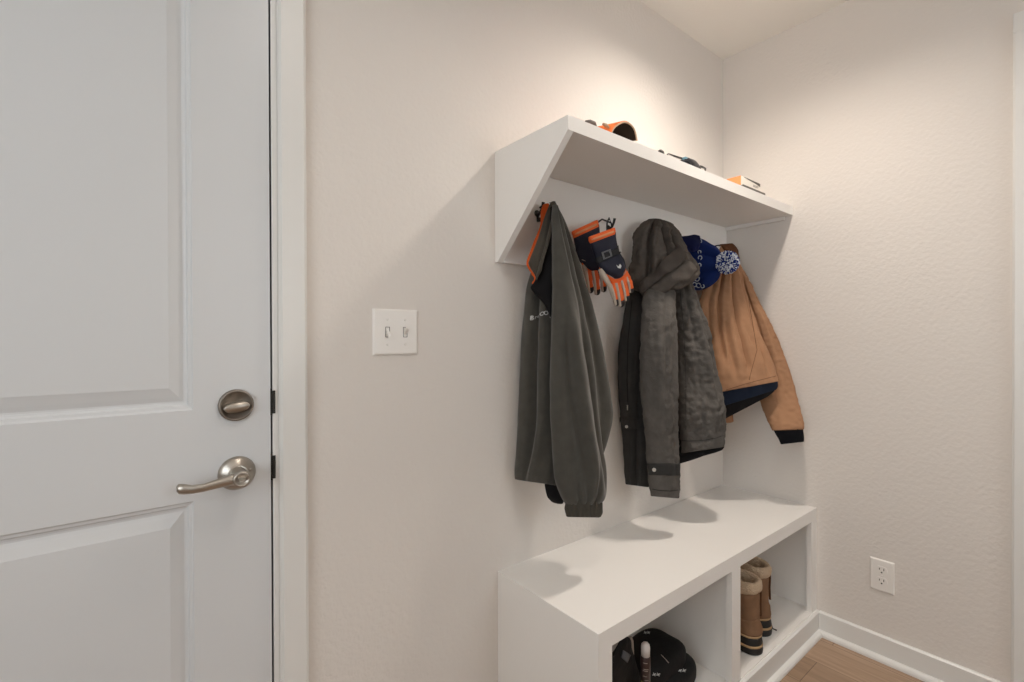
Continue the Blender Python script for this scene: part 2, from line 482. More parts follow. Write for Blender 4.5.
# ------------------------------------------------------------------ window beside the camera
def build_window():
    w = bpy.data.objects.new('window_1', None); COL.objects.link(w); w.location = (XW, (WY0+WY1)/2, WZ0); w['kind'] = 'structure'
    bm = bmesh.new()
    ym = (WY0+WY1)/2
    for b in ((WY0, WY0+.05, WZ0, WZ1), (WY1-.05, WY1, WZ0, WZ1), (WY0, WY1, WZ0, WZ0+.05), (WY0, WY1, WZ1-.05, WZ1), (ym-.025, ym+.025, WZ0, WZ1)):
        box(bm, XW-.09, XW-.04, b[0], b[1], b[2], b[3], .003)
    obj('window_frame', bm, M['trim'], w)
    gl = bpy.data.materials.new('window_glass'); gl.use_nodes = True; nt = gl.node_tree
    nt.nodes.remove(nt.nodes['Principled BSDF'])
    tr = nt.nodes.new('ShaderNodeBsdfTransparent'); g2 = nt.nodes.new('ShaderNodeBsdfGlossy'); g2.inputs['Roughness'].default_value = .02
    mx = nt.nodes.new('ShaderNodeMixShader'); mx.inputs['Fac'].default_value = .06
    nt.links.new(tr.outputs[0], mx.inputs[1]); nt.links.new(g2.outputs[0], mx.inputs[2]); nt.links.new(mx.outputs[0], nt.nodes['Material Output'].inputs['Surface'])
    for a, b in ((WY0+.05, ym-.025), (ym+.025, WY1-.05)):
        bm = bmesh.new(); box(bm, XW-.068, XW-.062, a, b, WZ0+.05, WZ1-.05); obj('pane', bm, gl, w)
    w2 = bpy.data.objects.new('fill_window', None); COL.objects.link(w2); w2.location = ((VX0+VX1)/2, YR, VZ0); w2['kind'] = 'structure'  # unseen window added to brighten the wall and nook under the shelf
    bm = bmesh.new(); xm = (VX0+VX1)/2
    for b in ((VX0, VX0+.05, VZ0, VZ1), (VX1-.05, VX1, VZ0, VZ1), (VX0, VX1, VZ0, VZ0+.05), (VX0, VX1, VZ1-.05, VZ1), (xm-.025, xm+.025, VZ0, VZ1)):
        box(bm, b[0], b[1], YR-.09, YR-.04, b[2], b[3], .003)
    obj('window_frame', bm, M['trim'], w2)
    for a, b in ((VX0+.05, xm-.025), (xm+.025, VX1-.05)):
        bm = bmesh.new(); box(bm, a, b, YR-.068, YR-.062, VZ0+.05, VZ1-.05); obj('pane', bm, gl, w2)
build_window()

# ------------------------------------------------------------------ wall plates
def build_switch():
    x0, x1, z0, z1 = -1.6442, -1.5277, 1.1103, 1.2221
    t = thing('light_switch', 'white double toggle light switch plate between the door casing and the shelf', 'light switch', ((x0+x1)/2, 0, z0))
    bm = bmesh.new()
    A = [(x0, z0), (x1, z0), (x1, z1), (x0, z1)]
    rings = []
    for ins, dy in ((0, 0), (0, -.0018), (.0035, -.0055), (.0055, -.006)):
        rings.append([bm.verts.new((x+(ins if x == x0 else -ins), dy, z+(ins if z == z0 else -ins))) for x, z in A])
    for a, b in zip(rings, rings[1:]):
        for k in range(4): bm.faces.new((a[k], a[(k+1) % 4], b[(k+1) % 4], b[k]))
    bm.faces.new(rings[-1]); bm.faces.new(rings[0])
    obj('cover_plate', bm, M['plastic'], t)
    zc = (z0+z1)/2
    for i, x in enumerate(((x0+x1)/2-.023, (x0+x1)/2+.023)):
        bm = bmesh.new()
        for (a, b, c, d) in ((x-.0055, x-.0044, zc-.0125, zc+.0125), (x+.0044, x+.0055, zc-.0125, zc+.0125), (x-.0055, x+.0055, zc+.0114, zc+.0125), (x-.0055, x+.0055, zc-.0125, zc-.0114)):
            box(bm, a, b, -.0066, -.0055, c, d)
        tg = obj('toggle_slot', bm, M['slot'], t)
        bm = bmesh.new()
        sg = 1 if i else -1                        # one up, one down
        prof = [(-.0055, -.006), (-.0055, .006), (-.0115, .006*.6+sg*.004), (-.0185, sg*.0105+.0028), (-.0195, sg*.0105-.0028), (-.0115, -.006*.6+sg*.003)]
        prism(bm, [(y, zc+z) for y, z in prof], 'x', x-.0036, x+.0036, .0006)
        obj('toggle', bm, M['plastic'], t)
        for z in (zc+.0302, zc-.0302):
            bm = bmesh.new(); lathe(bm, [(.003, .0055), (.003, .0066), (.002, .0072)], (x, 0, z), (0, -1, 0), 14); obj('screw', bm, M['plastic'], t, True)
build_switch()

def build_outlet():
    y0, y1, z0, z1 = -.621, -.550, .2433, .3565
    t = thing('wall_outlet', 'white duplex power outlet low on the right wall above the baseboard', 'outlet', (0, (y0+y1)/2, z0))
    bm = bmesh.new()
    A = [(y0, z0), (y1, z0), (y1, z1), (y0, z1)]; rings = []
    for ins, dx in ((0, 0), (0, -.0018), (.003, -.0055), (.005, -.006)):
        rings.append([bm.verts.new((dx, y+(ins if y == y0 else -ins), z+(ins if z == z0 else -ins))) for y, z in A])
    for a, b in zip(rings, rings[1:]):
        for k in range(4): bm.faces.new((a[k], a[(k+1) % 4], b[(k+1) % 4], b[k]))
    bm.faces.new(rings[-1]); bm.faces.new(rings[0])
    obj('cover_plate', bm, M['plastic'], t)
    yc, zc = (y0+y1)/2, (z0+z1)/2
    for dz in (.0195, -.0195):
        bm = bmesh.new(); pts = []
        for k in range(32):
            a = 2*PI*k/32; pts.append((yc+.0172*math.cos(a), zc+dz+max(-.0142, min(.0142, .0172*math.sin(a)))))
        prism(bm, pts, 'x', -.0058, -.0076)
        r = obj('receptacle', bm, M['plastic'], t)
        bm = bmesh.new()
        box(bm, -.0080, -.007, yc-.0075, yc-.0052, zc+dz+.0005, zc+dz+.009); box(bm, -.0080, -.007, yc+.0052, yc+.0075, zc+dz+.0015, zc+dz+.008)
        lathe(bm, [(.0027, .0070), (.0027, .0080)], (0, yc, zc+dz-.0068), (-1, 0, 0), 12)
        obj('slot', bm, M['slot'], r)
    bm = bmesh.new(); lathe(bm, [(.003, .0055), (.003, .0066), (.002, .0072)], (0, yc, zc), (-1, 0, 0), 14); obj('screw', bm, M['plastic'], t, True)
build_outlet()

# ------------------------------------------------------------------ shelf and bench
XS, ZS, TS, DS, ZT = -1.2822, 1.6786, .0345, .2908, 1.3659
def build_shelf():
    t = thing('wall_shelf', 'white painted wall shelf with slanted side panel above the hanging coats', 'shelf', (-.64, 0, ZT))
    bm = bmesh.new(); box(bm, XS+.0193, -.0005, -DS, -.0005, ZS-TS, ZS); obj('top_board', bm, M['bench'], t)
    bm = bmesh.new(); prism(bm, [(-.0005, ZT), (-.0005, ZS), (-DS, ZS), (-DS, ZS-TS), (-.012, ZT)], 'x', XS, XS+.0195); obj('side_panel', bm, M['bench'], t)
    bm = bmesh.new(); box(bm, XS+.0194, -.0006, -.0165, -.0005, ZT, ZS-TS-.0002, .0012); obj('hook_board', bm, M['bench'], t)
    bm = bmesh.new(); box(bm, -.0125, -.0007, -DS+.03, -.0168, ZS-TS-.015, ZS-TS-.0005, .001); obj('support_cleat', bm, M['bench'], t)
build_shelf()

XL, ZB, DB, ZF, ZO = -1.276, .4849, .3767, .09, .4408
def build_bench():
    t = thing('storage_bench', 'white built in bench with two open cubbies under the coats', 'bench', (-.63, 0, 0))
    bm = bmesh.new(); box(bm, XL, -.0005, -DB, -.0005, ZO, ZB); obj('seat_board', bm, M['bench'], t)
    bm = bmesh.new(); box(bm, XL, XL+.019, -DB+.018, -.0005, .0, ZO); obj('side_panel', bm, M['bench'], t)
    bm = bmesh.new(); box(bm, -.0195, -.0005, -DB+.0185, -.0005, .0, ZO-.0005, .0008); obj('side_panel', bm, M['bench'], t)
    bm = bmesh.new(); box(bm, -.655, -.636, -DB+.0185, -.006, ZF+.0002, ZO-.0005); obj('divider', bm, M['bench'], t)
    bm = bmesh.new()
    for a, b in ((XL, -1.229), (-.670, -.6165), (-.050, -.0005)): box(bm, a, b, -DB, -DB+.018, 0, ZO)
    box(bm, -1.229, -.050, -DB, -DB+.018, 0, ZF)
    obj('face_frame', bm, M['bench'], t)
    bm = bmesh.new(); box(bm, XL+.019, -.0195, -DB+.0182, -.006, ZF-.018, ZF); obj('floor_panel', bm, M['bench'], t)
    bm = bmesh.new(); box(bm, XL+.019, -.0195, -.0058, -.0005, ZF-.018, ZO-.0005); obj('back_panel', bm, M['bench'], t)
    bm = bmesh.new()
    for o in ([(-DB, 0), (-DB, .0865), (-DB-.006, .0865), (-DB-.012, .082), (-DB-.012, 0)], [(-DB-.012, 0), (-DB-.012, .019), (-DB-.018, .0175), (-DB-.0235, .014), (-DB-.027, .008), (-DB-.028, 0)]):
        prism(bm, o, 'x', XL, -.0005)
    obj('toe_board', bm, M['trim'], t)
build_bench()

# ------------------------------------------------------------------ hooks
def build_hook(x, z, label):
    t = thing('coat_hook', label, 'hook', (x, 0, z), 'coat hooks on the board under the shelf')
    bm = bmesh.new(); lathe(bm, [(.010, .0), (.010, .003), (.007, .006)], (x, -.0168, z-.01), (0, -1, 0), 24); obj('mount_plate', bm, M['black'], t, True)
    bm = bmesh.new()
    tube(bm, [(x, -.018, z-.012), (x, -.025, z-.014), (x, -.034, z-.008), (x, -.042, z+.004), (x, -.046, z+.018)], [.0045, .0045, .0042, .004, .0048], 12)
    tube(bm, [(x, -.018, z-.012), (x, -.021, z-.022), (x, -.022, z-.034), (x, -.03, z-.034), (x, -.034, z-.026)], [.0042, .004, .0038, .0038, .0044], 12)
    obj('prong', bm, M['black'], t, True)
hk = at(537.5, 210, y=-.02); build_hook(hk.x, hk.z, 'black coat hook holding the charcoal fleece jacket by its orange collar')
hk2 = at(611, 224, y=-.03); build_hook(hk2.x, hk2.z-.002, 'black coat hook above the orange and navy gloves')

# ------------------------------------------------------------------ charcoal fleece jacket
def surf_y(o, u, v):
    """where the sight line first meets a part (used to sew trims onto the cloth)"""
    d = ((u-512)/F*RT - (v-341)/F*UP + FW).normalized()
    mi = o.matrix_world.inverted() if False else Matrix.Identity(4)
    from mathutils.bvhtree import BVHTree
    if o.name not in BV:
        me = o.data; BV[o.name] = BVHTree.FromPolygons([v_.co for v_ in me.vertices], [tuple(p.vertices) for p in me.polygons])
    h = BV[o.name].ray_cast(CAM, d)
    return (h[0], h[1]) if h[0] is not None else (None, None)
BV = {}

def on(o, u, v, lift=.001):
    p, n = surf_y(o, u, v)
    if p is None: return None
    if n.dot(CAM-p) < 0: n = -n
    return p + n*lift

def stitched(name, host, path, w, material, parent, lift=.0015, closed=False):
    """a strip or cord lying on the cloth along a path of places"""
    pts = []
    for (a, b) in zip(path, path[1:]):
        k = max(2, int(math.dist(a, b)/1.5))
        for i in range(k): pts.append((a[0]+(b[0]-a[0])*i/k, a[1]+(b[1]-a[1])*i/k))
    pts.append(path[-1])
    P = [p for p in (on(host, u, v, lift) for u, v in pts) if p is not None]
    if len(P) < 2: return None
    bm = bmesh.new(); tube(bm, P, w, 8)
    return obj(name, bm, material, parent, True)

def patch(name, host, quad, nu, nv, material, parent, lift=.002, th=.002):
    """a cloth patch lying on the host surface; quad = four corner places (TL, TR, BR, BL)"""
    bm = bmesh.new(); G = []
    for j in range(nv+1):
        row = []
        for i in range(nu+1):
            a, b = i/nu, j/nv
            u = (quad[0][0]*(1-a)+quad[1][0]*a)*(1-b)+(quad[3][0]*(1-a)+quad[2][0]*a)*b
            v = (quad[0][1]*(1-a)+quad[1][1]*a)*(1-b)+(quad[3][1]*(1-a)+quad[2][1]*a)*b
            row.append(on(host, u, v, lift))
        G.append(row)
    prev = None
    V = [[bm.verts.new(p) if p is not None else None for p in r] for r in G]
    for j in range(nv):
        for i in range(nu):
            q = [V[j][i], V[j][i+1], V[j+1][i+1], V[j+1][i]]
            if all(x is not None for x in q): bm.faces.new(q)
    if not bm.faces: bm.free(); return None
    bmesh.ops.recalc_face_normals(bm, faces=bm.faces)
    o = obj(name, bm, material, parent, True)
    md = o.modifiers.new('thick', 'SOLIDIFY'); md.thickness = th; md.offset = 0
    return o

V1 = (1, 1, .35)
def build_fleece():
    base = at(560, 480, y=-.1)
    t = thing('fleece_jacket', 'charcoal grey fleece jacket with orange collar lining, leftmost of the hanging coats', 'jacket', (base.x, base.y, .66))
    body = cloth('body', [
        (552, 202.5, -.078, 556.5, 202.5, -.082, .006),
        (548, 210, -.065, 560, 210, -.09, .016),
        (544, 222, -.06, 566, 222, -.10, .026),
        (540, 240, -.05, 573, 240, -.115, .032),
        (535, 262, -.045, 580, 262, -.125, .034),
        (528, 285, -.042, 586, 285, -.14, .036),
        (525, 305, -.04, 592, 305, -.15, .038),
        (521, 350, -.036, 603, 350, -.17, .042),
        (519, 400, -.034, 612, 400, -.19, .046),
        (518, 425, -.034, 613, 420, -.195, .046),
        (516, 452, -.034, 607, 445, -.195, .044),
        (514, 470, -.034, 599, 468, -.19, .042),
        (514, 479, -.034, 592, 490, -.185, .040)],
        [M['fleece'], M['black_cloth']], t, 128, 110,
        folds=[(.17, .13, .028, .03, .28, .95), (.28, .22, -.014, .05, .30, 1.2), (.07, .07, -.006, .04, .35, .9), (.62, .52, .03, .07, .0, 1), (.86, .90, .014, .07, .12, 1.2)],
        wr=[(12, .010, (1, 1, .25)), (26, .003, (1, 1, .5))], bottom='open')
    sl = cloth('sleeve', [
        (553, 205, -.115, 557, 205, -.12, .006),
        (552, 216, -.13, 561, 216, -.145, .014),
        (552.5, 240, -.14, 567, 240, -.165, .022),
        (552.5, 270, -.145, 575, 270, -.18, .028),
        (552.5, 300, -.15, 583, 300, -.19, .033),
        (552.5, 350, -.155, 591, 350, -.205, .037),
        (552, 400, -.155, 598, 400, -.215, .040),
        (552.5, 440, -.16, 604, 440, -.22, .042),
        (553.5, 470, -.16, 609, 472, -.225, .042),
        (557, 488, -.16, 609, 490, -.225, .040),
        (562, 500, -.165, 606, 500, -.22, .034),
        (566, 505, -.17, 601, 505, -.215, .026)],
        M['fleece'], t, 112, 120,
        folds=[(.82, .78, .010, .10, .0, .45), (.35, .66, -.020, .13, .35, .95), (.05, .48, .018, .10, .45, .92), (.66, 1.0, .022, .11, .45, .95), (.28, .30, .010, .05, .86, 1.3), (.50, .50, .010, .05, .90, 1.3), (.72, .70, .012, .05, .86, 1.3)],
        wr=[(10, .012, V1), (30, .003, (1, 1, .6))], bottom='flat')
    cf = cloth('cuff', [(566, 503, -.17, 602, 503, -.215, .026), (565, 508, -.17, 602, 508, -.215, .027), (566, 513, -.17, 602, 513, -.215, .027), (567, 516.5, -.172, 600, 517, -.213, .025)],
        [M['rib_grey'], M['black_cloth']], t, 160, 14, rep=(22, .0016), bottom='open')
    lo = cloth('orange_lining', [
        (542.5, 205.5, -.062, 549, 204, -.07, .006), (540.5, 213, -.06, 549, 213, -.075, .008), (540, 226, -.056, 551, 228, -.08, .010),
        (532, 246, -.052, 546, 250, -.085, .010), (526.6, 262, -.05, 538, 264, -.08, .008), (528, 268, -.05, 538, 272, -.08, .007), (532, 275, -.05, 541, 276, -.08, .008), (530, 283, -.05, 537, 285, -.075, .006), (531, 285.5, -.052, 534, 286.5, -.07, .003)],
        M['orange'], t, 48, 60, wr=[(30, .002, (1, 1, 1))])
    co = cloth('collar', [
        (551, 202.5, -.09, 555.5, 202, -.10, .008), (547.5, 210, -.092, 555.5, 210, -.115, .012), (543.5, 224, -.095, 552, 226, -.13, .012),
        (537, 243, -.095, 547.5, 246, -.135, .011), (530, 259, -.09, 542.5, 264, -.13, .010), (528.5, 263.5, -.088, 541, 271, -.125, .009), (531, 269, -.088, 538, 276, -.118, .008), (534.5, 274.5, -.088, 537, 280, -.108, .005)],
        M['fleece_in'], t, 72, 64, folds=[(.85, .8, .014, .16, .1, 1)], wr=[(22, .003, (1, 1, .7))])
    cloth('collar_gap_shade', [  # black cloth strip standing in for the shade between collar and sleeve
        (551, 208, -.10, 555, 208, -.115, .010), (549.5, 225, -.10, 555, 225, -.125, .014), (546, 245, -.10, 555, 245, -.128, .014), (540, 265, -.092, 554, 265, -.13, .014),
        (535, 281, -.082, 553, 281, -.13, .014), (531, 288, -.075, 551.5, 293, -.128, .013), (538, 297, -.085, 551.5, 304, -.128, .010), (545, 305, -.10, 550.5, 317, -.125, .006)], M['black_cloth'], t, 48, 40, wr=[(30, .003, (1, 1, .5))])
    ln = cloth('lining', [(545, 478, -.075, 566, 483, -.12, .014), (545, 486, -.075, 566, 490, -.12, .014), (547, 496, -.075, 564, 499, -.12, .012), (551, 501, -.08, 562, 503, -.115, .008)],
        M['black_cloth'], t, 48, 24, wr=[(40, .005, (1, 1, 1))])
    bm = bmesh.new()
    tube(bm, [(hk.x, -.03, hk.z+.004), (hk.x+.004, -.044, hk.z+.012), (hk.x+.012, -.05, hk.z+.012), (hk.x+.02, -.058, hk.z+.004), (hk.x+.022, -.06, hk.z-.01)], .003, 8)
    obj('hanging_loop', bm, M['black_cloth'], t, True)
    stitched('hem_seam', body, [(516, 470), (530, 474), (545, 479), (551, 481)], .0008, M['fleece_in'], t, .0004)
    # embroidered lettering over the folds of the chest
    for ch, u, v, sz, rot in (('B', 531.6, 318.3, 5.6, .12), ('r', 535.3, 317.3, 4.6, .2), ('e', 538.0, 316.0, 4.8, .35), ('C', 542.0, 314.0, 4.6, .2), ('O', 545.6, 313.2, 5.0, 0), (',', 549.8, 316, 4.5, 0)):
        cu = bpy.data.curves.new('tmp', 'FONT'); cu.body = ch; cu.size = 1; cu.align_x = 'CENTER'; cu.align_y = 'CENTER'; cu.resolution_u = 4; cu.offset = .02
        to = bpy.data.objects.new('tmp', cu); COL.objects.link(to); bpy.context.view_layer.update()
        me = bpy.data.meshes.new_from_object(to.evaluated_get(bpy.context.evaluated_depsgraph_get())); bpy.data.objects.remove(to)
        bm = bmesh.new(); bm.from_mesh(me); bad = []
        for vt in bm.verts:
            x, y = vt.co.x*sz*1.15, vt.co.y*sz*1.15
            q = on(body, u + x*math.cos(rot)+y*math.sin(rot), v - y*math.cos(rot) + x*-math.sin(rot), .0022)
            if q is None: bad.append(vt)
            else: vt.co = q
        bmesh.ops.delete(bm, geom=bad, context='VERTS')
        if bm.faces: obj('embroidered_letter', bm, M['logo'], t)
        else: bm.free()
build_fleece()

# ------------------------------------------------------------------ grey hooded work coat
def build_parka():
    base = at(665, 470, y=-.12)
    t = thing('work_coat', 'long grey canvas work coat with a drooping hood, hanging in the middle', 'coat', (base.x, base.y, .6))
    fp = cloth('front_panel', [
        (634, 272, -.05, 664, 272, -.10, .018), (628, 292, -.038, 664, 292, -.10, .024), (623, 320, -.034, 661, 320, -.105, .028), (619, 350, -.032, 658, 350, -.105, .030),
        (619, 400, -.032, 656, 400, -.105, .030), (622, 440, -.032, 652, 440, -.10, .028), (624.5, 470, -.034, 650, 472, -.10, .024), (626, 484, -.036, 649, 487, -.095, .020)],
        [M['canvas_dark'], M['black_cloth']], t, 96, 90, folds=[(.5, .45, .012, .07, .0, 1), (.25, .25, -.006, .06, 0, 1)], wr=[(14, .006, V1), (42, .003, (1, 1, .7))], bottom='open')
    bp = cloth('back_panel', [
        (664, 258, -.10, 683, 258, -.125, .010), (668, 272, -.10, 689, 272, -.14, .014), (672, 285, -.11, 693, 285, -.155, .026), (673, 305, -.115, 700, 305, -.175, .038), (674.5, 340, -.12, 711, 340, -.20, .046), (676, 380, -.125, 719, 380, -.215, .050),
        (678, 415, -.13, 724, 415, -.23, .052), (680, 435, -.13, 725.5, 432, -.235, .052), (681, 453, -.13, 724.5, 446.5, -.235, .048)],
        [M['canvas'], M['black_cloth']], t, 140, 120, folds=[(.62, .7, -.008, .10, .1, .8), (.42, .40, .007, .06, .2, .9), (.85, .85, .006, .06, .1, .8)],
        wr=[(16, .011, (1, 1, .6)), (45, .007, (1, 1, 1.2)), (95, .004, (1, 1, 1.4))], bottom='open')
    cloth('lining', [(648, 258, -.075, 683, 258, -.11, .008), (644, 285, -.075, 690, 285, -.12, .012), (644, 330, -.075, 704, 330, -.15, .014), (650, 400, -.08, 716, 400, -.18, .018), (664, 440, -.085, 719, 432, -.19, .02), (672, 445, -.085, 722, 440, -.20, .02), (676, 458, -.10, 723, 449.5, -.215, .022), (677, 464, -.10, 703, 456, -.17, .010)], M['black_cloth'], t, 60, 60, wr=[(26, .004, (1, 1, .6))])
    sl = cloth('sleeve', [
        (648, 281, -.10, 673, 281, -.135, .016), (645, 291, -.12, 675, 291, -.165, .028), (643, 310, -.142, 675, 310, -.19, .036), (641.5, 350, -.15, 675.5, 350, -.20, .040),
        (643, 400, -.15, 677, 400, -.20, .040), (645.5, 440, -.145, 678.5, 440, -.195, .035), (647, 462, -.145, 679, 462, -.195, .033), (649, 478, -.147, 679, 480, -.19, .031), (651, 490, -.15, 678.5, 491, -.187, .029), (653, 496, -.152, 677.5, 498, -.185, .026)],
        [M['canvas'], M['black_cloth']], t, 110, 130, folds=[(.55, .5, .009, .07, .05, .5), (.3, .35, -.006, .09, .1, .7), (.8, .75, .006, .08, .2, .9)],
        wr=[(16, .009, V1), (48, .0045, (1, 1, .9)), (95, .003, (1, 1, 1.1))], bottom='open')
    st = patch('cuff_strap', sl, [(647.8, 463.5), (679.5, 463), (679, 475.5), (649.5, 474.5)], 22, 6, M['canvas_dark'], t, .002, .003)
    def snap(host, u, v, r, parent, name='snap_button'):
        p, n = surf_y(host, u, v)
        if p is None: return
        if n.dot(CAM-p) < 0: n = -n
        bm = bmesh.new(); lathe(bm, [(r, .0), (r, .0025), (r*.75, .0035), (r*.6, .0028), (r*.35, .0028), (r*.25, .0036)], p+n*.0035, n, 20); obj(name, bm, M['silver'], parent, True)
    snap(sl, 654.3, 469.3, .0062, st)
    stitched('cuff_hem', sl, [(652, 489), (660, 490.5), (670, 491), (678, 490)], .0016, M['canvas_dark'], t, .0005)
    stitched('hem_seam', bp, [(672, 440), (690, 441), (705, 440), (716, 438), (724, 435)], .0011, M['canvas_dark'], t, .0006)
    stitched('side_seam', bp, [(680, 290), (684, 330), (686, 380), (686, 430)], .0009, M['canvas_dark'], t, .0004)
    stitched('zip_track', fp, [(632, 300), (628, 340), (627, 380), (628, 402)], .0011, M['black_cloth'], t, .0012)
    z = stitched('zip_pull', fp, [(627.8, 405), (627.8, 410)], .0018, M['silver'], t, .003)
    fl = patch('pocket_flap', fp, [(620.5, 417), (643, 419), (643, 429), (621, 428.5)], 12, 5, M['canvas_dark'], t, .002, .003)
    snap(fp, 626.8, 426.3, .0052, fl if fl else t)
    hd = cloth('hood', [
        (649, 219.5, -.085, 662, 219.5, -.095, .012), (643, 222.5, -.08, 671, 223, -.115, .026), (638, 229, -.07, 677, 230, -.14, .038), (634.5, 239, -.06, 682, 241, -.16, .048), (632, 252, -.055, 689, 253, -.18, .056),
        (629, 265, -.05, 696, 264, -.195, .060), (627.5, 275, -.05, 697, 272, -.20, .060), (628.5, 284, -.055, 694, 280, -.20, .056), (636, 290, -.07, 686, 287, -.19, .044), (646, 293, -.09, 676, 290, -.17, .028)],
        M['hood'], t, 130, 110, folds=[(.24, .24, .034, .03, .02, .8), (.34, .3, -.018, .05, .0, .7), (.52, .66, .034, .03, .03, .5), (.68, .84, .032, .028, .03, .46), (.6, .74, -.020, .045, .02, .45), (.12, .1, -.014, .05, .1, .8), (.80, .95, -.012, .05, .03, .42)],
        wr=[(17, .016, (1, 1, .8)), (45, .010, (1, 1, .9)), (90, .004, (1, 1, 1))])
    # turned brim of the hood: a band running from lower left to upper right, and the lip under it
    def P(u, v, k): 
        q = on(hd, u, v, k); return q if q is not None else at(u, v, y=-.2)
    A = [((637, 285), (641, 290)), ((641, 279.5), (646, 288.5)), ((648, 273), (656, 283)), ((657, 264), (666, 275)), ((667, 254.5), (676, 266)), ((675, 247), (684, 258)), ((680, 247), (686, 254))]
    cloth3('hood_band', [(P(*a, .016), P(*b, .024), .012 if 0 < i < len(A)-1 else .004) for i, (a, b) in enumerate(A)], M['hood_band'], t, 40, 60, wr=[(60, .003, (1, 1, 1))])
    B = [((641, 288), (644, 292)), ((648, 285), (655, 291)), ((657, 281), (664, 290)), ((668, 272), (673, 284)), ((680, 264), (686, 279)), ((687, 261), (692.5, 274)), ((691, 263), (694, 270))]
    cloth3('hood_lip', [(P(*a, .006), P(*b, .016), .016 if 0 < i < len(B)-1 else .004) for i, (a, b) in enumerate(B)], M['hood'], t, 48, 70, folds=[(.45, .5, .004, .2, .1, .9)], wr=[(40, .006, (1, 1, 1))])
    p = at(655, 226, y=-.05)
    bm = bmesh.new(); tube(bm, [(p.x, -.0175, p.z-.01), (p.x, -.03, p.z-.012), (p.x, -.06, p.z-.02)], .0025, 8); obj('hanging_loop', bm, M['black_cloth'], t, True)
build_parka()

# ------------------------------------------------------------------ tan canvas jacket
def build_tan():
    base = at(745, 400, y=-.2)
    t = thing('canvas_jacket', 'tan duck canvas jacket with navy rib hem and cuff, nearest the right wall', 'jacket', (base.x, base.y, .76))
    X = lambda v: ('x', v)
    body = cloth('body', [
        (721, 246, -.075, 731, 245, -.095, .010), (717, 254, -.07, 735, 254, -.11, .02), (711, 268, -.065, 739, 266, -.125, .028), (705, 285, -.06, 743, 283, -.145, .034), (699, 303, -.06, 748, 300, -.165, .038),
        (698, 325, -.07, 756, 324, -.20, .042), (700, 350, -.09, 765, 345, -.235, .046), (704, 372, -.11, 773, 364, -.265, .046), (708, 388, -.12, 777, 377, -.285, .046), (710, 394, -.125, 778, 381.5, -.29, .045)],
        [M['tan'], M['cord']], t, 150, 120, bottom='flat',
        folds=[(.36, .24, .028, .03, .05, .80), (.66, .56, .030, .03, .05, .86), (.5, .42, -.012, .06, .05, .9), (.8, .74, -.012, .06, .1, .9), (.90, .84, .018, .035, .30, .9), (.46, .34, .016, .035, .58, .88), (.15, .1, .014, .05, .2, .88), (.62, .78, .012, .03, .62, .8)],
        wr=[(13, .007, V1), (38, .004, (1, 1, .6)), (70, .0025, (1, 1, .8))])

    hem = cloth('rib_hem', [(710, 390, -.125, 777, 378, -.287, .033), (711, 402, -.125, 777.5, 386, -.288, .037), (713, 409, -.13, 776, 389.5, -.286, .036)],
        [M['navy_rib'], M['black_cloth']], t, 130, 22, folds=[(.5, .5, .004, .06, 0, 1), (.7, .7, -.004, .06, 0, 1)], wr=[(40, .003, (1, 1, .5))], bottom='open')
    cloth('lining', [(713, 400, -.13, 775, 385, -.284, .028), (714, 412, -.13, 774, 391, -.283, .031), (719, 422, -.13, 768, 396.5, -.272, .028)], M['black_cloth'], t, 90, 20, wr=[(40, .004, (1, 1, .5))], bottom='flat')
    sl = cloth('sleeve', [
        (733, 262, -.115, 738, 262, -.12, .010), (736, 276, -.12, 745, 274, -.135, .022), (741, 295, -.125, 755, 293, -.165, .03), (747, 320, -.15, 767, 318, -.205, .036), (753, 350, -.17, 780, 346, -.245, .040),
        (757, 378, -.19, 790, 373, -.285, .042), (760, 400, -.21, 796, 394, -.31, .042), (766, 416, -.245, 801, 412, -.34, .040), (771, 427, -.275, 804.5, 426, -.362, .036), (773, 430.5, -.285, 803.5, 429.5, -.36, .030)],
        M['tan'], t, 110, 120, folds=[(.3, .3, .010, .06, .1, .5), (.55, .55, -.008, .09, .3, .8), (.42, .36, .006, .06, .55, .85)],
        wr=[(15, .008, V1), (45, .005, (1, 1, 1.6))], bottom='flat')
    cf = cloth('rib_cuff', [(773.5, 429, -.285, 802.5, 428.5, -.358, .027), (776, 434, -.292, 803, 433, -.358, .027), (779, 439, -.297, 803.5, 438, -.358, .026), (781, 444, -.30, 803.5, 441.5, -.358, .024)],
        [M['black_rib'], M['black_cloth']], t, 120, 16, rep=(40, .0006), bottom='open')
    co = cloth('collar', [(719, 246, -.065, 727, 244.5, -.08, .010), (721, 244, -.07, 732, 243.5, -.095, .016), (722, 246, -.085, 737, 249, -.105, .018), (726, 254, -.095, 739, 258, -.115, .016), (730, 262, -.10, 739, 266, -.118, .010)],
        M['cord'], t, 48, 40, wr=[(50, .003, (1, 1, 1))])
    stitched('hem_stitching', body, [(726, 390), (745, 384), (760, 380), (776, 376)], .0008, M['cord'], t, .0004)
    stitched('side_seam', body, [(746, 285), (752, 320), (757, 350), (749, 380)], .0008, M['cord'], t, .0003)
    far = cloth('far_sleeve', [(716, 385, -.07, 730, 385, -.10, .016), (717, 402, -.07, 732, 402, -.10, .016), (718, 420, -.07, 733, 421, -.10, .014)], M['tan'], t, 40, 20, wr=[(30, .004, (1, 1, 1))])
    bm = bmesh.new(); p = at(722, 246, y=-.05); tube(bm, [(p.x, -.0175, p.z+.004), (p.x, -.03, p.z+.006), (p.x, -.075, p.z+.002)], .0025, 8); obj('hanging_loop', bm, M['black_cloth'], t, True)
build_tan()

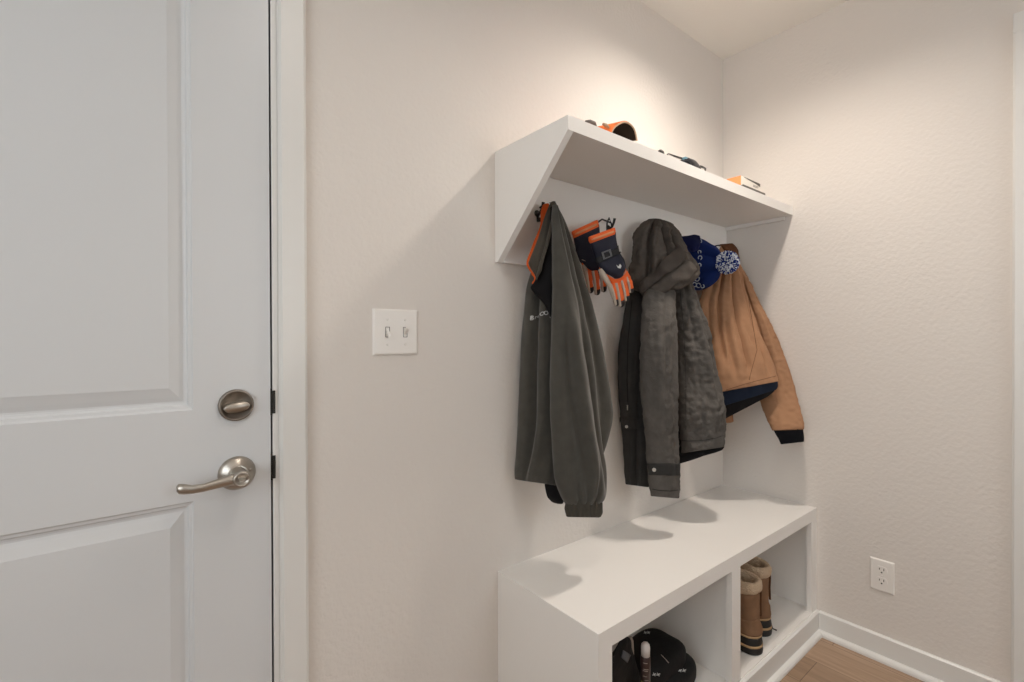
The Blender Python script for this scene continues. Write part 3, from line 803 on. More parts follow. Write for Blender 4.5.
# ------------------------------------------------------------------ pompom beanie
def build_beanie():
    pc = at(727, 262.5, y=-.185)
    t = thing('pompom_beanie', 'blue knit beanie with a blue and white pompom between the grey and tan coats', 'beanie', (pc.x-.06, -.12, pc.z-.09))
    hat = cloth('knit_crown', [
        (722, 254, -.160, 721, 273, -.160, .018), (718, 248, -.148, 718, 280, -.148, .028), (711, 244, -.125, 711, 286, -.125, .036), (704, 240, -.10, 703, 289.5, -.10, .038), (696, 236.5, -.078, 697, 290.5, -.078, .034), (689, 235.5, -.062, 691, 289, -.062, .028)],
        M['blue'], t, 90, 60, folds=[(.30, .28, .012, .06, .05, 1), (.68, .72, .010, .06, .05, 1), (.5, .5, -.008, .09, .1, 1), (.12, .12, -.005, .05, .1, 1)], wr=[(28, .004, (1, 1, 1))])
    br = cloth('turned_brim', [(699, 236.5, -.10, 698, 249, -.125, .014), (694, 235.5, -.09, 693, 251, -.12, .018), (687, 236.5, -.08, 687, 249, -.10, .016), (680, 236.5, -.07, 682, 243, -.08, .010)],
        M['blue_dark'], t, 60, 40, wr=[(30, .004, (1, 1, 1))])
    # white knitted marks along the edge, as curls
    for (u, v, r) in ((699.5, 241.5, 2.0), (697, 244.5, 1.7), (699.5, 252, 1.6), (700, 258, 1.8), (699.5, 265, 1.6), (698, 271.5, 2.2), (697, 278.5, 2.5), (694.5, 284.5, 2.0), (698.5, 285.2, 2.1), (702.5, 286, 1.6)):
        pts = []
        for k in range(14):
            a = k/13*5.0 + u
            q = on(hat, u+r*math.cos(a), v+r*1.05*math.sin(a), .0018) or on(br, u+r*math.cos(a), v+r*1.05*math.sin(a), .0018)
            if q is not None: pts.append(q)
        if len(pts) > 3:
            bm = bmesh.new(); tube(bm, pts, .0017, 6); obj('knit_mark', bm, M['knit_w'], t, True)
    # pompom: a ball of yarn ends
    bm = bmesh.new(); R = .042
    bmesh.ops.create_icosphere(bm, subdivisions=3, radius=R*.72, matrix=Matrix.Translation(pc))
    for f in bm.faces: f.material_index = 1; f.smooth = True
    rnd = random.Random(3)
    for k in range(1000):
        z = rnd.uniform(-1, 1); a = rnd.uniform(0, 2*PI); d = Vector((math.sqrt(1-z*z)*math.cos(a), math.sqrt(1-z*z)*math.sin(a), z))
        side = d.orthogonal().normalized(); side.rotate(Matrix.Rotation(rnd.uniform(0, 6.28), 3, d))
        L = R*rnd.uniform(.93, 1.08)
        tube(bm, [pc+d*R*.6, pc+d*L*.85+side*.0015, pc+d*L+side*rnd.uniform(0, .005)], [.0014, .0024, .0020], 6, mi=0 if rnd.random() < .52 else 1)
    obj('pompom', bm, [M['yarn_w'], M['yarn_b']], t, True)
build_beanie()

# ------------------------------------------------------------------ ski gloves
def build_glove(label, rim, gaunt, hand, fingers, thumb, yb, front):
    p = at(gaunt[-1][0], gaunt[-1][1], y=yb)
    t = thing('ski_glove', label, 'glove', (p.x, p.y, p.z-.1), 'orange and navy gloves clipped to the hook')
    W = lambda rows, dy=0: [(at(r[0], r[1], yb+dy+r[5]), at(r[2], r[3], yb+dy+r[6]), r[4]) for r in rows]
    g = cloth3('gauntlet', W(gaunt), [M['navy'], M['glove_lin']], t, 80, 60, wr=[(40, .003, (1, 1, 1))], folds=[(.4, .5, .003, .2, .1, .9)])
    r = cloth3('rim', W(rim), [M['glove_o'], M['glove_lin']], t, 80, 16, top='open', bottom='flat', deep=.009, wr=[(60, .0012, (1, 1, 1))])
    bm = bmesh.new(); rr = W(rim); a_, b_ = rr[1][0], rr[1][1]; nn = (CAM-(a_+b_)/2); dd = (b_-a_); nn = (nn-nn.dot(dd)/dd.length_squared*dd).normalized()
    tube(bm, [a_+dd*(.06+.84*q/10) + nn*.0195*math.sqrt(max(.02, 1-(2*(.06+.84*q/10)-1)**2)) for q in range(11)], [.001]+[.0034]*9+[.001], 8); obj('rim_lining', bm, M['glove_lin'], t, True)
    h = cloth3('hand_shell', W(hand), M['glove_o'], t, 80, 50, wr=[(40, .002, (1, 1, 1))])
    for (pts, rad) in fingers:
        P = [at(u, v, yb+dy) for u, v, dy in pts]
        n = 16; Q = []
        for i in range(n+1):
            s = i/n*(len(P)-1); k = min(int(s), len(P)-2); f = s-k
            gq = lambda j: P[max(0, min(len(P)-1, j))]
            Q.append(cat(gq(k-1), gq(k), gq(k+1), gq(k+2), f))
        cut = int(n*.74)
        bm = bmesh.new(); tube(bm, Q[:cut+1], [rad*(.95+.06*math.sin(i*1.3)) for i in range(cut+1)], 14)
        fo = obj('finger', bm, M['glove_o'], t, True)
        bm = bmesh.new(); m_ = n-cut
        tube(bm, Q[cut:] , [rad*1.02*math.sqrt(max(.06, 1-(i/m_)**2.4)) for i in range(m_+1)], 14)
        obj('fingertip', bm, M['strap'], fo, True)
        # pale piping down the finger's side
        off = (at(pts[0][0]-10, pts[0][1], yb) - at(pts[0][0], pts[0][1], yb)).normalized()
        nn = (CAM-Q[0]).normalized()
        bm = bmesh.new(); tube(bm, [q + off*rad*.72 + nn*rad*.5 for q in Q[:n]], rad*.42, 8); obj('finger_piping', bm, M['glove_g'], fo, True)
    P = [at(u, v, yb+dy) for u, v, dy in thumb[0]]
    bm = bmesh.new(); Q = []
    for i in range(17):
        s = i/16*(len(P)-1); k = min(int(s), len(P)-2); gq = lambda j: P[max(0, min(len(P)-1, j))]
        Q.append(cat(gq(k-1), gq(k), gq(k+1), gq(k+2), s-k))
    tube(bm, Q, [thumb[1]*(.8+.2*math.sin(PI*min(1, i/10)))*math.sqrt(max(.1, 1-max(0, (i-11)/5)**2)) for i in range(17)], 14)
    obj('thumb', bm, M['glove_g'], t, True)
    return t, g, h

tB, gB, hB = build_glove('orange and navy glove behind, partly hidden by its twin with the buckle',
    rim=[(571.5, 232.0, 597.6, 220.0, .016, .02, -.02), (572.5, 235.5, 598.4, 223.5, .0185, .02, -.02), (573.5, 238.5, 598.8, 226.8, .018, .02, -.02)],
    gaunt=[(573.5, 237, 598.8, 225, .016, .02, -.02), (575, 246, 600, 233, .018, .02, -.02), (577, 255, 602, 244, .018, .02, -.02), (581, 263, 604, 256, .019, .016, -.02), (587, 269, 604, 265, .017, .006, -.022), (594, 273, 603, 270, .010, -.002, -.02)],
    hand=[(580.5, 258, 592, 258, .006, .014, -.010), (582, 264, 604, 262, .011, .012, -.014), (585, 272, 606, 268, .014, .012, -.014), (588, 279, 606, 275, .011, .01, -.012)],
    fingers=[([(588, 272, 0), (589.5, 282, -.004), (591, 293, .004)], .0105), ([(594.5, 271, -.008), (596.5, 284, -.012), (597.5, 295, -.004)], .0105), ([(600.5, 268, -.012), (603, 281, -.018), (604, 292, -.01)], .010), ([(605, 266, -.016), (607, 276, -.02), (608, 286, -.012)], .009)],
    thumb=([(582.5, 259, .012), (585, 268, .01), (587.5, 280, .006), (588.5, 288, .008)], .008), yb=-.060, front=False)
tA, gA, hA = build_glove('orange and navy glove in front, with a square buckle on its wrist strap',
    rim=[(588.3, 237.5, 614.6, 227.8, .016, .02, -.02), (588.8, 241, 615.4, 231, .0185, .02, -.02), (590.5, 243.5, 615.6, 234, .018, .02, -.02)],
    gaunt=[(590.4, 242, 615.6, 232.5, .016, .02, -.02), (592, 250, 616.6, 242, .019, .02, -.02), (595, 258, 619.5, 251, .019, .02, -.02), (598.5, 266, 623.8, 260, .021, .012, -.024), (605, 272.5, 625.5, 267.5, .020, .002, -.030), (612.5, 277.5, 623.5, 273.8, .014, -.006, -.028)],
    hand=[(599, 268, 624, 266, .008, .014, -.010), (602, 274, 628, 272.5, .013, .012, -.014), (607, 281, 631, 279, .016, .01, -.014), (612, 288, 631, 285, .012, .008, -.012)],
    fingers=[([(612, 284, 0), (615.2, 294, -.004), (617.2, 306, .0)], .0100), ([(617.5, 283, -.008), (620.3, 295, -.012), (621.8, 307, -.006)], .0100), ([(623, 280.5, -.012), (625.8, 291, -.018), (627, 301.5, -.012)], .0095), ([(627.8, 277, -.016), (630.3, 284.5, -.022), (631.2, 293, -.016)], .0085)],
    thumb=([(600, 269, .01), (604.5, 277, .004), (610, 286.5, .0), (613.5, 300, .002)], .0088), yb=-.148, front=True)
def finish_glove_front():
    s = patch('wrist_strap', gA, [(596, 258.3), (618.6, 246.8), (619.8, 253.2), (598, 264)], 18, 5, M['strap'], tA, .003, .003)
    n = (CAM - at(606, 254, y=-.14)).normalized()
    bm = bmesh.new()
    def sq(k, lf):
        out = []
        for (u, v) in ((601.2, 252.3), (610.0, 249.0), (611.8, 256.2), (603.4, 260.0)):
            cu, cv = 606.6, 254.4
            q = on(gA, cu+(u-cu)*k, cv+(v-cv)*k, lf) or at(u, v, y=-.14)
            out.append(q)
        return out
    O, I, O2, I2 = sq(1, .0075), sq(.68, .0075), sq(1, .0035), sq(.68, .0035)
    vs = [[bm.verts.new(p) for p in r] for r in (O, I, O2, I2)]
    for k in range(4):
        j = (k+1) % 4
        bm.faces.new((vs[0][k], vs[0][j], vs[1][j], vs[1][k])); bm.faces.new((vs[2][k], vs[2][j], vs[3][j], vs[3][k]))
        bm.faces.new((vs[0][k], vs[0][j], vs[2][j], vs[2][k])); bm.faces.new((vs[1][k], vs[1][j], vs[3][j], vs[3][k]))
    obj('buckle', bm, M['buckle'], s if s else tA)
    # strap end tab sticking out at the side
    a, b, c, d = at(614, 247.5, y=-.14), at(618.6, 245.4, y=-.135), at(618.2, 253, y=-.135), at(615, 254.5, y=-.14)
    bm = bmesh.new(); q = [bm.verts.new(p) for p in (a, b, c, d)]; q2 = [bm.verts.new(p + Vector((.003, .004, 0))) for p in (a, b, c, d)]
    bm.faces.new(q); bm.faces.new(q2[::-1])
    for k in range(4): bm.faces.new((q[k], q[(k+1) % 4], q2[(k+1) % 4], q2[k]))
    obj('strap_tab', bm, M['strap'], tA)
    # small pale emblem: a winged drop
    for pl in ([(616, 265.2), (618.2, 266.8), (619.6, 264.2), (621, 266.2), (620.2, 268.6), (617.8, 268)],):
        P = [on(gA, u, v, .003) for u, v in pl]
        P = [p for p in P if p is not None]
        if len(P) > 3:
            bm = bmesh.new(); bm.faces.new([bm.verts.new(p) for p in P]); o = obj('emblem', bm, M['logo'], tA)
            o.modifiers.new('thick', 'SOLIDIFY').thickness = .001
    # pale piping along the knuckle seam
    stitched('seam_piping', hA, [(599.5, 270), (603, 269.5), (606, 272), (610, 276), (615, 278.8), (620, 277.8), (624.5, 273), (626, 270)], .0014, M['glove_g'], tA, .0022)
finish_glove_front()
stitched('seam_piping', hB, [(582, 259.5), (586, 261.5), (591, 266), (597, 269)], .0014, M['glove_g'], tB, .0022)
def glove_loops():
    for t_, pts in ((tA, [at(612, 230, y=-.115), at(611.5, 224, y=-.09), at(609, 218, y=-.078), at(607, 223, y=-.09), at(607, 231, y=-.12)]), (tB, [at(597, 223, y=-.05), at(602, 219.3, y=-.045), at(606, 220.8, y=-.04), at(610, 222.5, y=-.034)])):
        bm = bmesh.new(); tube(bm, pts, .0028, 8); obj('hanging_loop', bm, M['strap'], t_, True)
glove_loops()

# ------------------------------------------------------------------ things on the shelf
def build_cap():
    # a cap lying upside-down-ish: the bill arches up towards the viewer, crown behind to the left
    t = thing('baseball_cap', 'orange cap with a dark under bill lying at the left end of the shelf', 'cap', (-1.06, -.2, ZS))
    # bill: a half-round arch sheet, opening towards the camera
    e = [at(611.5, 133.5, y=-.262), at(614, 128.5, y=-.26), at(619, 124.4, y=-.258), at(624.5, 122.6, y=-.256), at(630, 124.6, y=-.254), at(634.5, 130.5, y=-.252), at(637, 141.2, y=-.25)]
    n = 30; E = []
    for i in range(n+1):
        s = i/n*6; k = min(int(s), 5); g = lambda j: e[max(0, min(6, j))]
        E.append(cat(g(k-1), g(k), g(k+1), g(k+2), s-k))
    mid = (E[0]+E[-1])/2; back = Vector((-.10, .13, .0))
    bm = bmesh.new(); R = []
    for j in range(13):
        f = j/12
        row = []
        for p in E:
            q = mid + (p-mid)*(1-.18*f) + back*f
            q.z = ZS+.002 + max(0, (p.z-ZS))*(1-.30*f)
            row.append(bm.verts.new(q))
        R.append(row)
    for a, b in zip(R, R[1:]):
        for k in range(n): bm.faces.new((a[k], a[k+1], b[k+1], b[k]))
    o = obj('bill', bm, [M['capo'], M['capd']], t, True)
    md = o.modifiers.new('thick', 'SOLIDIFY'); md.thickness = .003; md.offset = 1; md.material_offset = 1
    bm = bmesh.new(); tube(bm, [p + Vector((0, 0, .001)) for p in E], .0023, 8); obj('bill_edge', bm, M['capt'], t, True)
    # crown, slumped behind and to the left
    bm = bmesh.new(); c = Vector((-1.12, -.215, ZS+.001)); rings = []
    for j in range(9):
        f = j/8*PI/2; rr = math.cos(f); hh = .042*math.sin(f)
        rings.append([bm.verts.new(c + Vector((.095*rr*math.cos(2*PI*k/40), .060*rr*math.sin(2*PI*k/40)+.02*math.sin(f), hh*(1-.25*math.cos(2*PI*k/40)*rr) + .004*noise.noise(Vector((k*.3, j*.4, 1)))*(j > 0)))) for k in range(40)])
    for a, b in zip(rings, rings[1:]):
        for k in range(40): bm.faces.new((a[k], a[(k+1) % 40], b[(k+1) % 40], b[k]))
    obj('crown', bm, M['capo'], t, True)
    bm = bmesh.new(); a0 = at(585.5, 120.4, y=-.27); a1 = at(594, 123.0, y=-.265)
    tube(bm, [a0 - Vector((0, 0, .002)), (a0+a1)/2 + Vector((0, 0, .001)), a1, a1 + Vector((.02, .01, -.01))], [.002, .0045, .005, .005], 10); obj('back_strap', bm, M['grey_strap'], t, True)
    bm = bmesh.new(); a0 = at(603, 124.0, y=-.262); a1 = at(608.5, 127.5, y=-.262)
    tube(bm, [a0, (a0+a1)/2+Vector((0, -.001, .001)), a1], [.003, .005, .003], 10); obj('badge', bm, M['capt'], t, True)
build_cap()

def build_glasses():
    p = at(688, 163, y=-.27)
    t = thing('sunglasses', 'dark sunglasses with a teal brow lying in the middle of the shelf', 'sunglasses', (p.x, p.y, ZS))
    # wrap frame: two curved lenses towards the right, temples running back to the left
    P = [at(682, 158.5, y=-.265), at(687, 160.3, y=-.268), at(692, 161.7, y=-.27), at(697, 163.8, y=-.27), at(700.3, 166.5, y=-.268)]
    A = [at(681.5, 157.6, y=-.266), at(686, 157.2, y=-.27), at(691, 158.6, y=-.273), (at(696, 161.0, y=-.272)), at(700.6, 166.6, y=-.268)]
    bm = bmesh.new(); R = []
    for i in range(25):
        q = i/24*4; k = min(int(q), 3); g = lambda j: A[max(0, min(4, j))]
        tp = cat(g(k-1), g(k), g(k+1), g(k+2), q-k)
        half = .017*math.sqrt(max(.05, 1-(2*i/24-1)**2))*(1-.25*math.exp(-((i-12)/2.5)**2))
        R.append([bm.verts.new(tp + Vector((0, .004*(m/6), 0)) + Vector((0, -.006*math.sin(PI*m/6), -half*2*m/6))) for m in range(7)])
    for a, b in zip(R, R[1:]):
        for m in range(6): bm.faces.new((a[m], a[m+1], b[m+1], b[m]))
    for v in bm.verts: v.co.z = max(v.co.z, ZS+.002)
    o = obj('lens', bm, M['lens'], t, True); md = o.modifiers.new('thick', 'SOLIDIFY'); md.thickness = .003
    bm = bmesh.new(); tube(bm, [A[0]+Vector((0, -.003, -.004)), A[0]*.5+A[1]*.5+Vector((0, -.005, -.003)), A[1]+Vector((0, -.005, -.004))], [.003, .0040, .002], 10); obj('brow_bar', bm, M['teal'], t, True)
    bm = bmesh.new(); tube(bm, [P[0], at(676, 156.6, y=-.265), at(668.5, 153.8, y=-.262), at(667, 154.5, y=-.26)], [.0035, .003, .002, .002], 8); obj('temple_arm', bm, M['frame'], t, True)
    bm = bmesh.new(); tube(bm, [P[-1], at(703, 167.2, y=-.268), at(705.3, 168.5, y=-.265), at(705, 171, y=-.26)], [.004, .0032, .003, .003], 8); obj('temple_arm', bm, M['frame'], t, True)
build_glasses()

def build_knob():
    c = at(660.5, 151.3, y=-.272)
    bm = bmesh.new()
    prof = []
    h = c.z-ZS
    lathe(bm, [(.011, 0.0005), (.0115, h*.3), (.0105, h*.75), (.0085, h), (.004, h+.004)], (c.x, c.y, ZS), (0, 0, 1), 24)
    tag(obj('bottle_cap', bm, M['frame'], None, True), 'small black cap on the shelf between the orange cap and the sunglasses', 'cap')
build_knob()

def build_carton():
    y0 = -.262
    lo, hi = at(740.8, 184.8, y=y0), at(740.8, 175.3, y=y0)
    x0, x1 = lo.x, at(760.3, 188, y=y0).x
    z0, z1 = lo.z, hi.z
    t = thing('small_carton', 'small white carton with an orange end at the right end of the shelf', 'box', (x0, y0, z0))
    bm = bmesh.new(); box(bm, x0, x1, y0, y0+.085, z0, z1, .001)
    for f in bm.faces: f.material_index = 1 if f.calc_center_median().x < x0+.0012 else 0
    obj('carton_body', bm, [M['box_w'], M['box_o']], t)
    L = x1-x0
    bm = bmesh.new()
    box(bm, x0+L*.62, x0+L*.88, y0-.0006, y0+.0004, z0+.017, z0+.0187); box(bm, x0+L*.62, x0+L*.84, y0-.0006, y0+.0004, z0+.0128, z0+.0145)
    obj('printed_lines', bm, M['print_'], t)
    bm = bmesh.new(); prism(bm, [(x0+L*.16, z1-.0012), (x1-.002, z1-.0012), (x1-.002, z1-.013), (x0+L*.8, z1-.0085)], 'y', y0-.0008, y0+.0004); obj('printed_wedge', bm, M['dark_card'], t)
    # the flat dark case it stands on
    e = at(765.5, 195.2, y=-.272)
    bm = bmesh.new(); box(bm, x0-.002, e.x, -.272, -.14, ZS+.0005, z0-.0003, .002)
    tag(obj('flat_case', bm, M['dark_card']), 'flat dark case lying under the small white carton', 'case')
build_carton()

# ------------------------------------------------------------------ boots
def build_boot(cx, yh, label, lean, tilt, lace):
    t = thing('winter_boot', label, 'boot', (cx, yh+.13, ZF), 'winter boots in the right cubby')
    def ring(z, y0, y1, hw, n=48, grow=0):
        """heel at y0 (towards the room), toe at y1"""
        out = []; yc = y0+hw*.95
        for k in range(n):
            a = 2*PI*k/n
            x = math.cos(a)*(hw+grow); s = math.sin(a)
            if s < 0: y = yc + s*(hw*.95+grow)
            else: y = yc + (y1-yc+grow)*s**.9; x *= (1 - .18*s**3) 
            dz = z-.09
            out.append(Vector((cx+x+lean*dz, yh+y+tilt*dz, z)))
        return out
    def skin(name, rows, material, parent, close0=True, close1=True, wr=0):
        bm = bmesh.new(); rr = []
        for r in rows:
            rr.append([bm.verts.new(p) for p in ring(*r[:4], grow=r[4] if len(r) > 4 else 0)])
        if wr:
            for R in rr:
                for v in R:
                    c = Vector((cx, yh+.05, v.co.z)); d = (v.co-c); d.z = 0
                    v.co += d.normalized()*wr*noise.noise(v.co*38)
        n = len(rr[0])
        for a, b in zip(rr, rr[1:]):
            for k in range(n): bm.faces.new((a[k], a[(k+1) % n], b[(k+1) % n], b[k]))
        if close0: bm.faces.new(rr[0][::-1])
        if close1: bm.faces.new(rr[-1])
        return obj(name, bm, material, parent, True)
    z = ZF
    so = skin('sole', [(z+.0005, .004, .268, .034), (z+.003, 0, .275, .038), (z+.012, -.001, .277, .040), (z+.020, 0, .276, .040), (z+.024, .001, .274, .039)], M['rubber'], t)
    skin('rubber_stripe', [(z+.0235, .001, .273, .0385), (z+.024, -.0005, .275, .0402), (z+.031, -.0005, .274, .0402), (z+.0315, .002, .272, .0385)], M['stripe'], so)
    sh = skin('rubber_shell', [(z+.031, .001, .272, .0388), (z+.034, .000, .272, .0398), (z+.050, .003, .262, .0395), (z+.056, .005, .255, .0385)], M['rubber'], t)
    skin('shell_piping', [(z+.0555, .004, .254, .0385), (z+.056, .002, .255, .0402), (z+.061, .003, .25, .0400), (z+.0615, .006, .247, .0385)], M['stripe'], sh)
    up = skin('upper', [(z+.060, .004, .246, .0388), (z+.068, .002, .235, .0400), (z+.080, .003, .205, .0405), (z+.094, .007, .165, .0395), (z+.104, .011, .140, .0385), (z+.112, .010, .128, .0388)], M['suede'], t, wr=.004)
    shf = skin('shaft', [(z+.106, .013, .128, .0375), (z+.114, .010, .124, .0395), (z+.13, .010, .122, .0405), (z+.155, .011, .124, .0420), (z+.18, .010, .127, .0435), (z+.206, .010, .130, .0440)], M['suede'], t, wr=.003)
    # dark pull strap down the back seam
    bm = bmesh.new()
    pts = []
    for zz, y in ((z+.206, .008), (z+.18, .008), (z+.155, .0095), (z+.13, .0085), (z+.112, .008)):
        pts.append(Vector((cx+.026+lean*(zz-.09), yh+y+.006+tilt*(zz-.09), zz)))
    tube(bm, pts, .0038, 8); obj('seam_strap', bm, M['seam'], shf, True)
    # fleece collar, a fat rolled ring that dips at the front
    bm = bmesh.new(); R = []
    n = 48
    base = ring(z+.214, .010, .132, .0445, n)
    c = sum(base, Vector())/n
    for k in range(n):
        p = base[k]; d = (p-c); d.z = 0; d.normalize()
        h = .030 + .006*math.sin(2*PI*k/n)
        row = []
        for q in range(14):
            a = 2*PI*q/14
            pt = p + d*(.012*math.cos(a)-.004) + Vector((0, 0, h*.8*math.sin(a)+.002))
            row.append(bm.verts.new(pt + .004*noise.noise(pt*60)*d))
        R.append(row)
    for k in range(n):
        a, b = R[k], R[(k+1) % n]
        for q in range(14): bm.faces.new((a[q], b[q], b[(q+1) % 14], a[(q+1) % 14]))
    obj('fleece_collar', bm, M['sherpa'], t, True)
    if lace:
        bm = bmesh.new()
        px, py = cx+.043, yh+.03
        tube(bm, [(px-.004, py+.02, z+.058), (px+.001, py+.004, z+.05), (px+.003, py-.008, z+.03), (px+.003, py-.016, z+.0035), (px+.004, py-.030, z+.003)], .0024, 8); obj('lace', bm, M['rubber'], t, True)
        bm = bmesh.new(); lathe(bm, [(.010, 0), (.011, .003), (.008, .006)], (cx+.0435+lean*.1, yh+.045, z+.135), (1, -.2, 0), 20); obj('ankle_disc', bm, M['pale'], t, True)
build_boot(-.450, -.367, 'brown winter boot with cream fleece collar, beside the bench divider', .04, .02, False)
build_boot(-.322, -.342, 'brown winter boot with a dangling lace, further from the bench divider', .07, .03, True)

# ------------------------------------------------------------------ black things in the left cubby
def blob(bm, c, h, n=48, m=24, e=.7, wob=.01, sc=9):
    rings = []
    for j in range(m+1):
        ph = -PI/2 + PI*j/m
        cz, sz = math.cos(ph), math.sin(ph)
        cz = math.copysign(abs(cz)**e, cz); sz = math.copysign(abs(sz)**e, sz)
        R = []
        for k in range(n):
            a = 2*PI*k/n; cx_, sx = math.cos(a), math.sin(a)
            cx_ = math.copysign(abs(cx_)**e, cx_); sx = math.copysign(abs(sx)**e, sx)
            p = Vector((c[0]+h[0]*cz*cx_, c[1]+h[1]*cz*sx, c[2]+h[2]*sz))
            w = noise.noise(p*sc)*wob
            p += Vector((cz*cx_, cz*sx, sz*.6))*w
            p.z = max(p.z, ZF+.0008)
            R.append(bm.verts.new(p))
        rings.append(R)
    for a, b in zip(rings, rings[1:]):
        for k in range(n): bm.faces.new((a[k], a[(k+1) % n], b[(k+1) % n], b[k]))
def build_bag():
    t = thing('gym_bag', 'soft black sports bag with small white emblems in the left cubby', 'bag', (-.93, -.2, ZF))
    bm = bmesh.new(); blob(bm, (-.866, -.215, .136), (.138, .105, .0455), e=.62, wob=.014); lo = obj('lower_pouch', bm, M['bag'], t, True)
    bm = bmesh.new(); blob(bm, (-.885, -.225, .188), (.130, .075, .040), e=.62, wob=.016); hi = obj('upper_flap', bm, M['bag'], t, True)
    for host, u, v, s in ((lo, 682, 670.8, 1.0), (lo, 656, 674.5, 1.0), (hi, 647, 633, .8)):
        hits = [(surf_y(h_, u, v)[0], h_) for h_ in (lo, hi)]
        hits = [((p_-CAM).length, i_, h_) for i_, (p_, h_) in enumerate(hits) if p_ is not None]
        if hits: host = min(hits)[2]
        bm = bmesh.new(); ok = 0
        for (dx) in (-2.0, 2.0):
            for (a, b) in (((dx-1.6, .6), (dx+1.6, -.8)), ((dx-.9, -1.6), (dx+.9, 1.4))):
                P = [on(host, u+s*(a[0]+(b[0]-a[0])*q/4), v+s*(a[1]+(b[1]-a[1])*q/4), .0012) for q in range(5)]
                P = [p for p in P if p is not None]
                if len(P) > 2: tube(bm, P, .0012, 6); ok = 1
        if ok: obj('emblem', bm, M['logo'], host)
        else: bm.free()
    stitched('zip_line', hi, [(661, 655), (665, 659), (668.5, 663)], .0011, M['pale'], t, .001)
build_bag()

def build_pouch():
    t = thing('cloth_pouch', 'dark cloth pouch with a grey square tag behind the cubby front', 'pouch', (-1.1, -.26, ZF))
    rows = [((-1.145, -.325, .385), (-1.105, -.318, .385), .008), ((-1.17, -.326, .365), (-1.088, -.318, .365), .016), ((-1.195, -.326, .33), (-1.072, -.316, .325), .020),
            ((-1.205, -.326, .27), (-1.052, -.316, .27), .021), ((-1.208, -.326, .20), (-1.036, -.316, .20), .021), ((-1.208, -.326, .13), (-1.03, -.317, .13), .020), ((-1.205, -.326, .112), (-1.03, -.317, .112), .016)]
    rows = [(Vector(a), Vector(b), c) for a, b, c in rows]
    body = cloth3('pouch_body', rows, M['bag'], t, 72, 60, wr=[(26, .006, (1, 1, 1)), (60, .002, (1, 1, 1))], bottom='flat')
    patch('tag', body, [(622.5, 649.5), (630, 654.5), (626.5, 662.5), (620.5, 657)], 6, 6, M['tagm'], t, .002, .002)
build_pouch()

def build_bottle():
    y = -.342; p1 = at(645.5, 643, y=y)
    x = p1.x
    t = thing('slim_bottle', 'slim dark bottle with a rounded white cap standing at the cubby front', 'bottle', (x, y, ZF))
    zt = p1.z; zc = at(645.5, 655, y=y).z; zl = at(645.5, 679.5, y=y).z
    bm = bmesh.new(); lathe(bm, [(.011, zc-.001), (.0115, zt-.012), (.0105, zt-.004), (.007, zt), (.002, zt+.001)], (x, y, 0), (0, 0, 1), 32); obj('cap', bm, M['cap_w'], t, True)
    bm = bmesh.new(); lathe(bm, [(.010, zc-.0005), (.0123, zc-.004), (.0123, zl)], (x, y, 0), (0, 0, 1), 32); b = obj('printed_sleeve', bm, M['tube'], t, True)
    bm = bmesh.new(); lathe(bm, [(.0118, zl+.0005), (.0118, ZF+.004), (.0105, ZF+.0005)], (x, y, 0), (0, 0, 1), 32); obj('base', bm, M['straw'], t, True)
    bm = bmesh.new(); n = Vector((CAM.x-x, CAM.y-y, 0)).normalized(); sd = Vector((-n.y, n.x, 0))
    for (zz, a, b_) in ((zc-.014, -.5, .4), (zc-.030, -.4, .6), (zc-.034, -.55, .5), (zc-.048, -.5, .3), (zc-.058, -.2, .6)):
        tube(bm, [Vector((x, y, zz)) + .0124*(n*math.cos(a+(b_-a)*q/5) + sd*math.sin(a+(b_-a)*q/5)) for q in range(6)], .0007, 6)
    obj('printed_lines', bm, M['pale'], b)
    a = at(630.5, 637, y=-.292); c = Vector((a.x+.016, -.288, ZF+.004))
    bm = bmesh.new(); d = (c-a); tube(bm, [a, a+d*.04, a+d*.25, a+d*.6, a+d*.97, c], [.004, .0075, .0085, .008, .0075, .004], 20)
    tag(obj('slim_tube', bm, M['pale'], None, True), 'slim pale tube leaning in the cubby left of the white capped bottle', 'tube')
build_bottle()

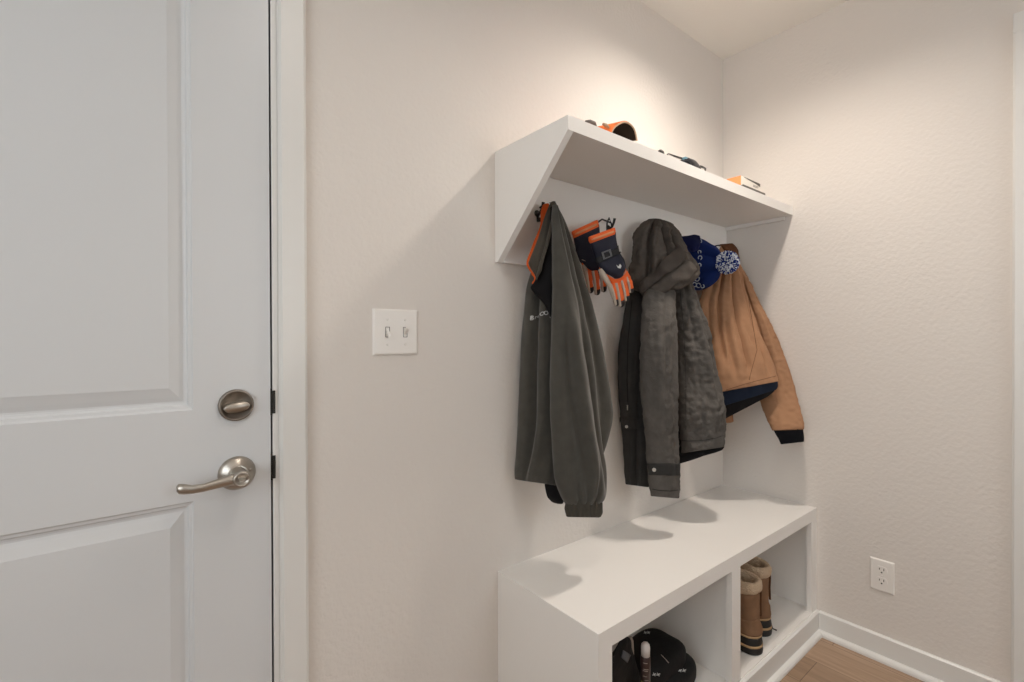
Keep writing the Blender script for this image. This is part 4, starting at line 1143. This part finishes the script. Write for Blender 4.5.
# ------------------------------------------------------------------ light
def ceiling_light(x, y, energy, col, r=.075, label='', spot=150):
    t = thing('ceiling_light', label, 'light', (x, y, CEIL-.012))
    bm = bmesh.new(); lathe(bm, [(r+.025, 0), (r+.022, -.006), (r+.003, -.008), (r+.001, -.003)], (x, y, CEIL-.0005), (0, 0, 1), 40); obj('trim_ring', bm, M['trim'], t, True)
    ld = bpy.data.lights.new('lamp', 'SPOT'); ld.spot_size = math.radians(spot); ld.spot_blend = 1; ld.shadow_soft_size = r*.8; ld.energy = energy; ld.color = col
    lo = bpy.data.objects.new('lamp', ld); COL.objects.link(lo); lo.parent = t; lo.location = (0, 0, -.003)
    return t
WARM = (1, .90, .80)
ceiling_light(-.655, -.50, 62, WARM, spot=152, label='recessed ceiling light over the bench, out of the picture')
ceiling_light(-1.62, -.86, 22, WARM, label='recessed ceiling light by the door, out of the picture')
ceiling_light(-2.5, -1.9, 22, WARM, label='added ceiling fill light behind the camera, out of the picture')  # made-up lamp that lifts the general ambient light
# daylight through the left opening and the added rear one
w = bpy.data.worlds.new('world'); S.world = w; w.use_nodes = True
bg = w.node_tree.nodes['Background']; bg.inputs['Color'].default_value = (.89, .96, 1.0, 1); bg.inputs['Strength'].default_value = 5.2
pd = bpy.data.lights.new('window_portal', 'AREA'); pd.shape = 'RECTANGLE'; pd.size = WZ1-WZ0; pd.size_y = WY1-WY0
pd.cycles.is_portal = True
po = bpy.data.objects.new('window_portal', pd); COL.objects.link(po); po.location = (XW-.10, (WY0+WY1)/2, (WZ0+WZ1)/2); po.rotation_euler = (0, -PI/2, 0)

pd2 = pd.copy(); pd2.size = VX1-VX0; pd2.size_y = VZ1-VZ0  # portal for the added rear window
po2 = bpy.data.objects.new('window_portal', pd2); COL.objects.link(po2); po2.location = ((VX0+VX1)/2, YR-.10, (VZ0+VZ1)/2); po2.rotation_euler = (PI/2, 0, PI)

S.view_settings.view_transform = 'Standard'; S.view_settings.look = 'None'; S.view_settings.gamma = 1
S.view_settings.use_curve_mapping = False; S.view_settings.exposure = .0
S.cycles.use_denoising = True
S.cycles.max_bounces = 10; S.cycles.diffuse_bounces = 7
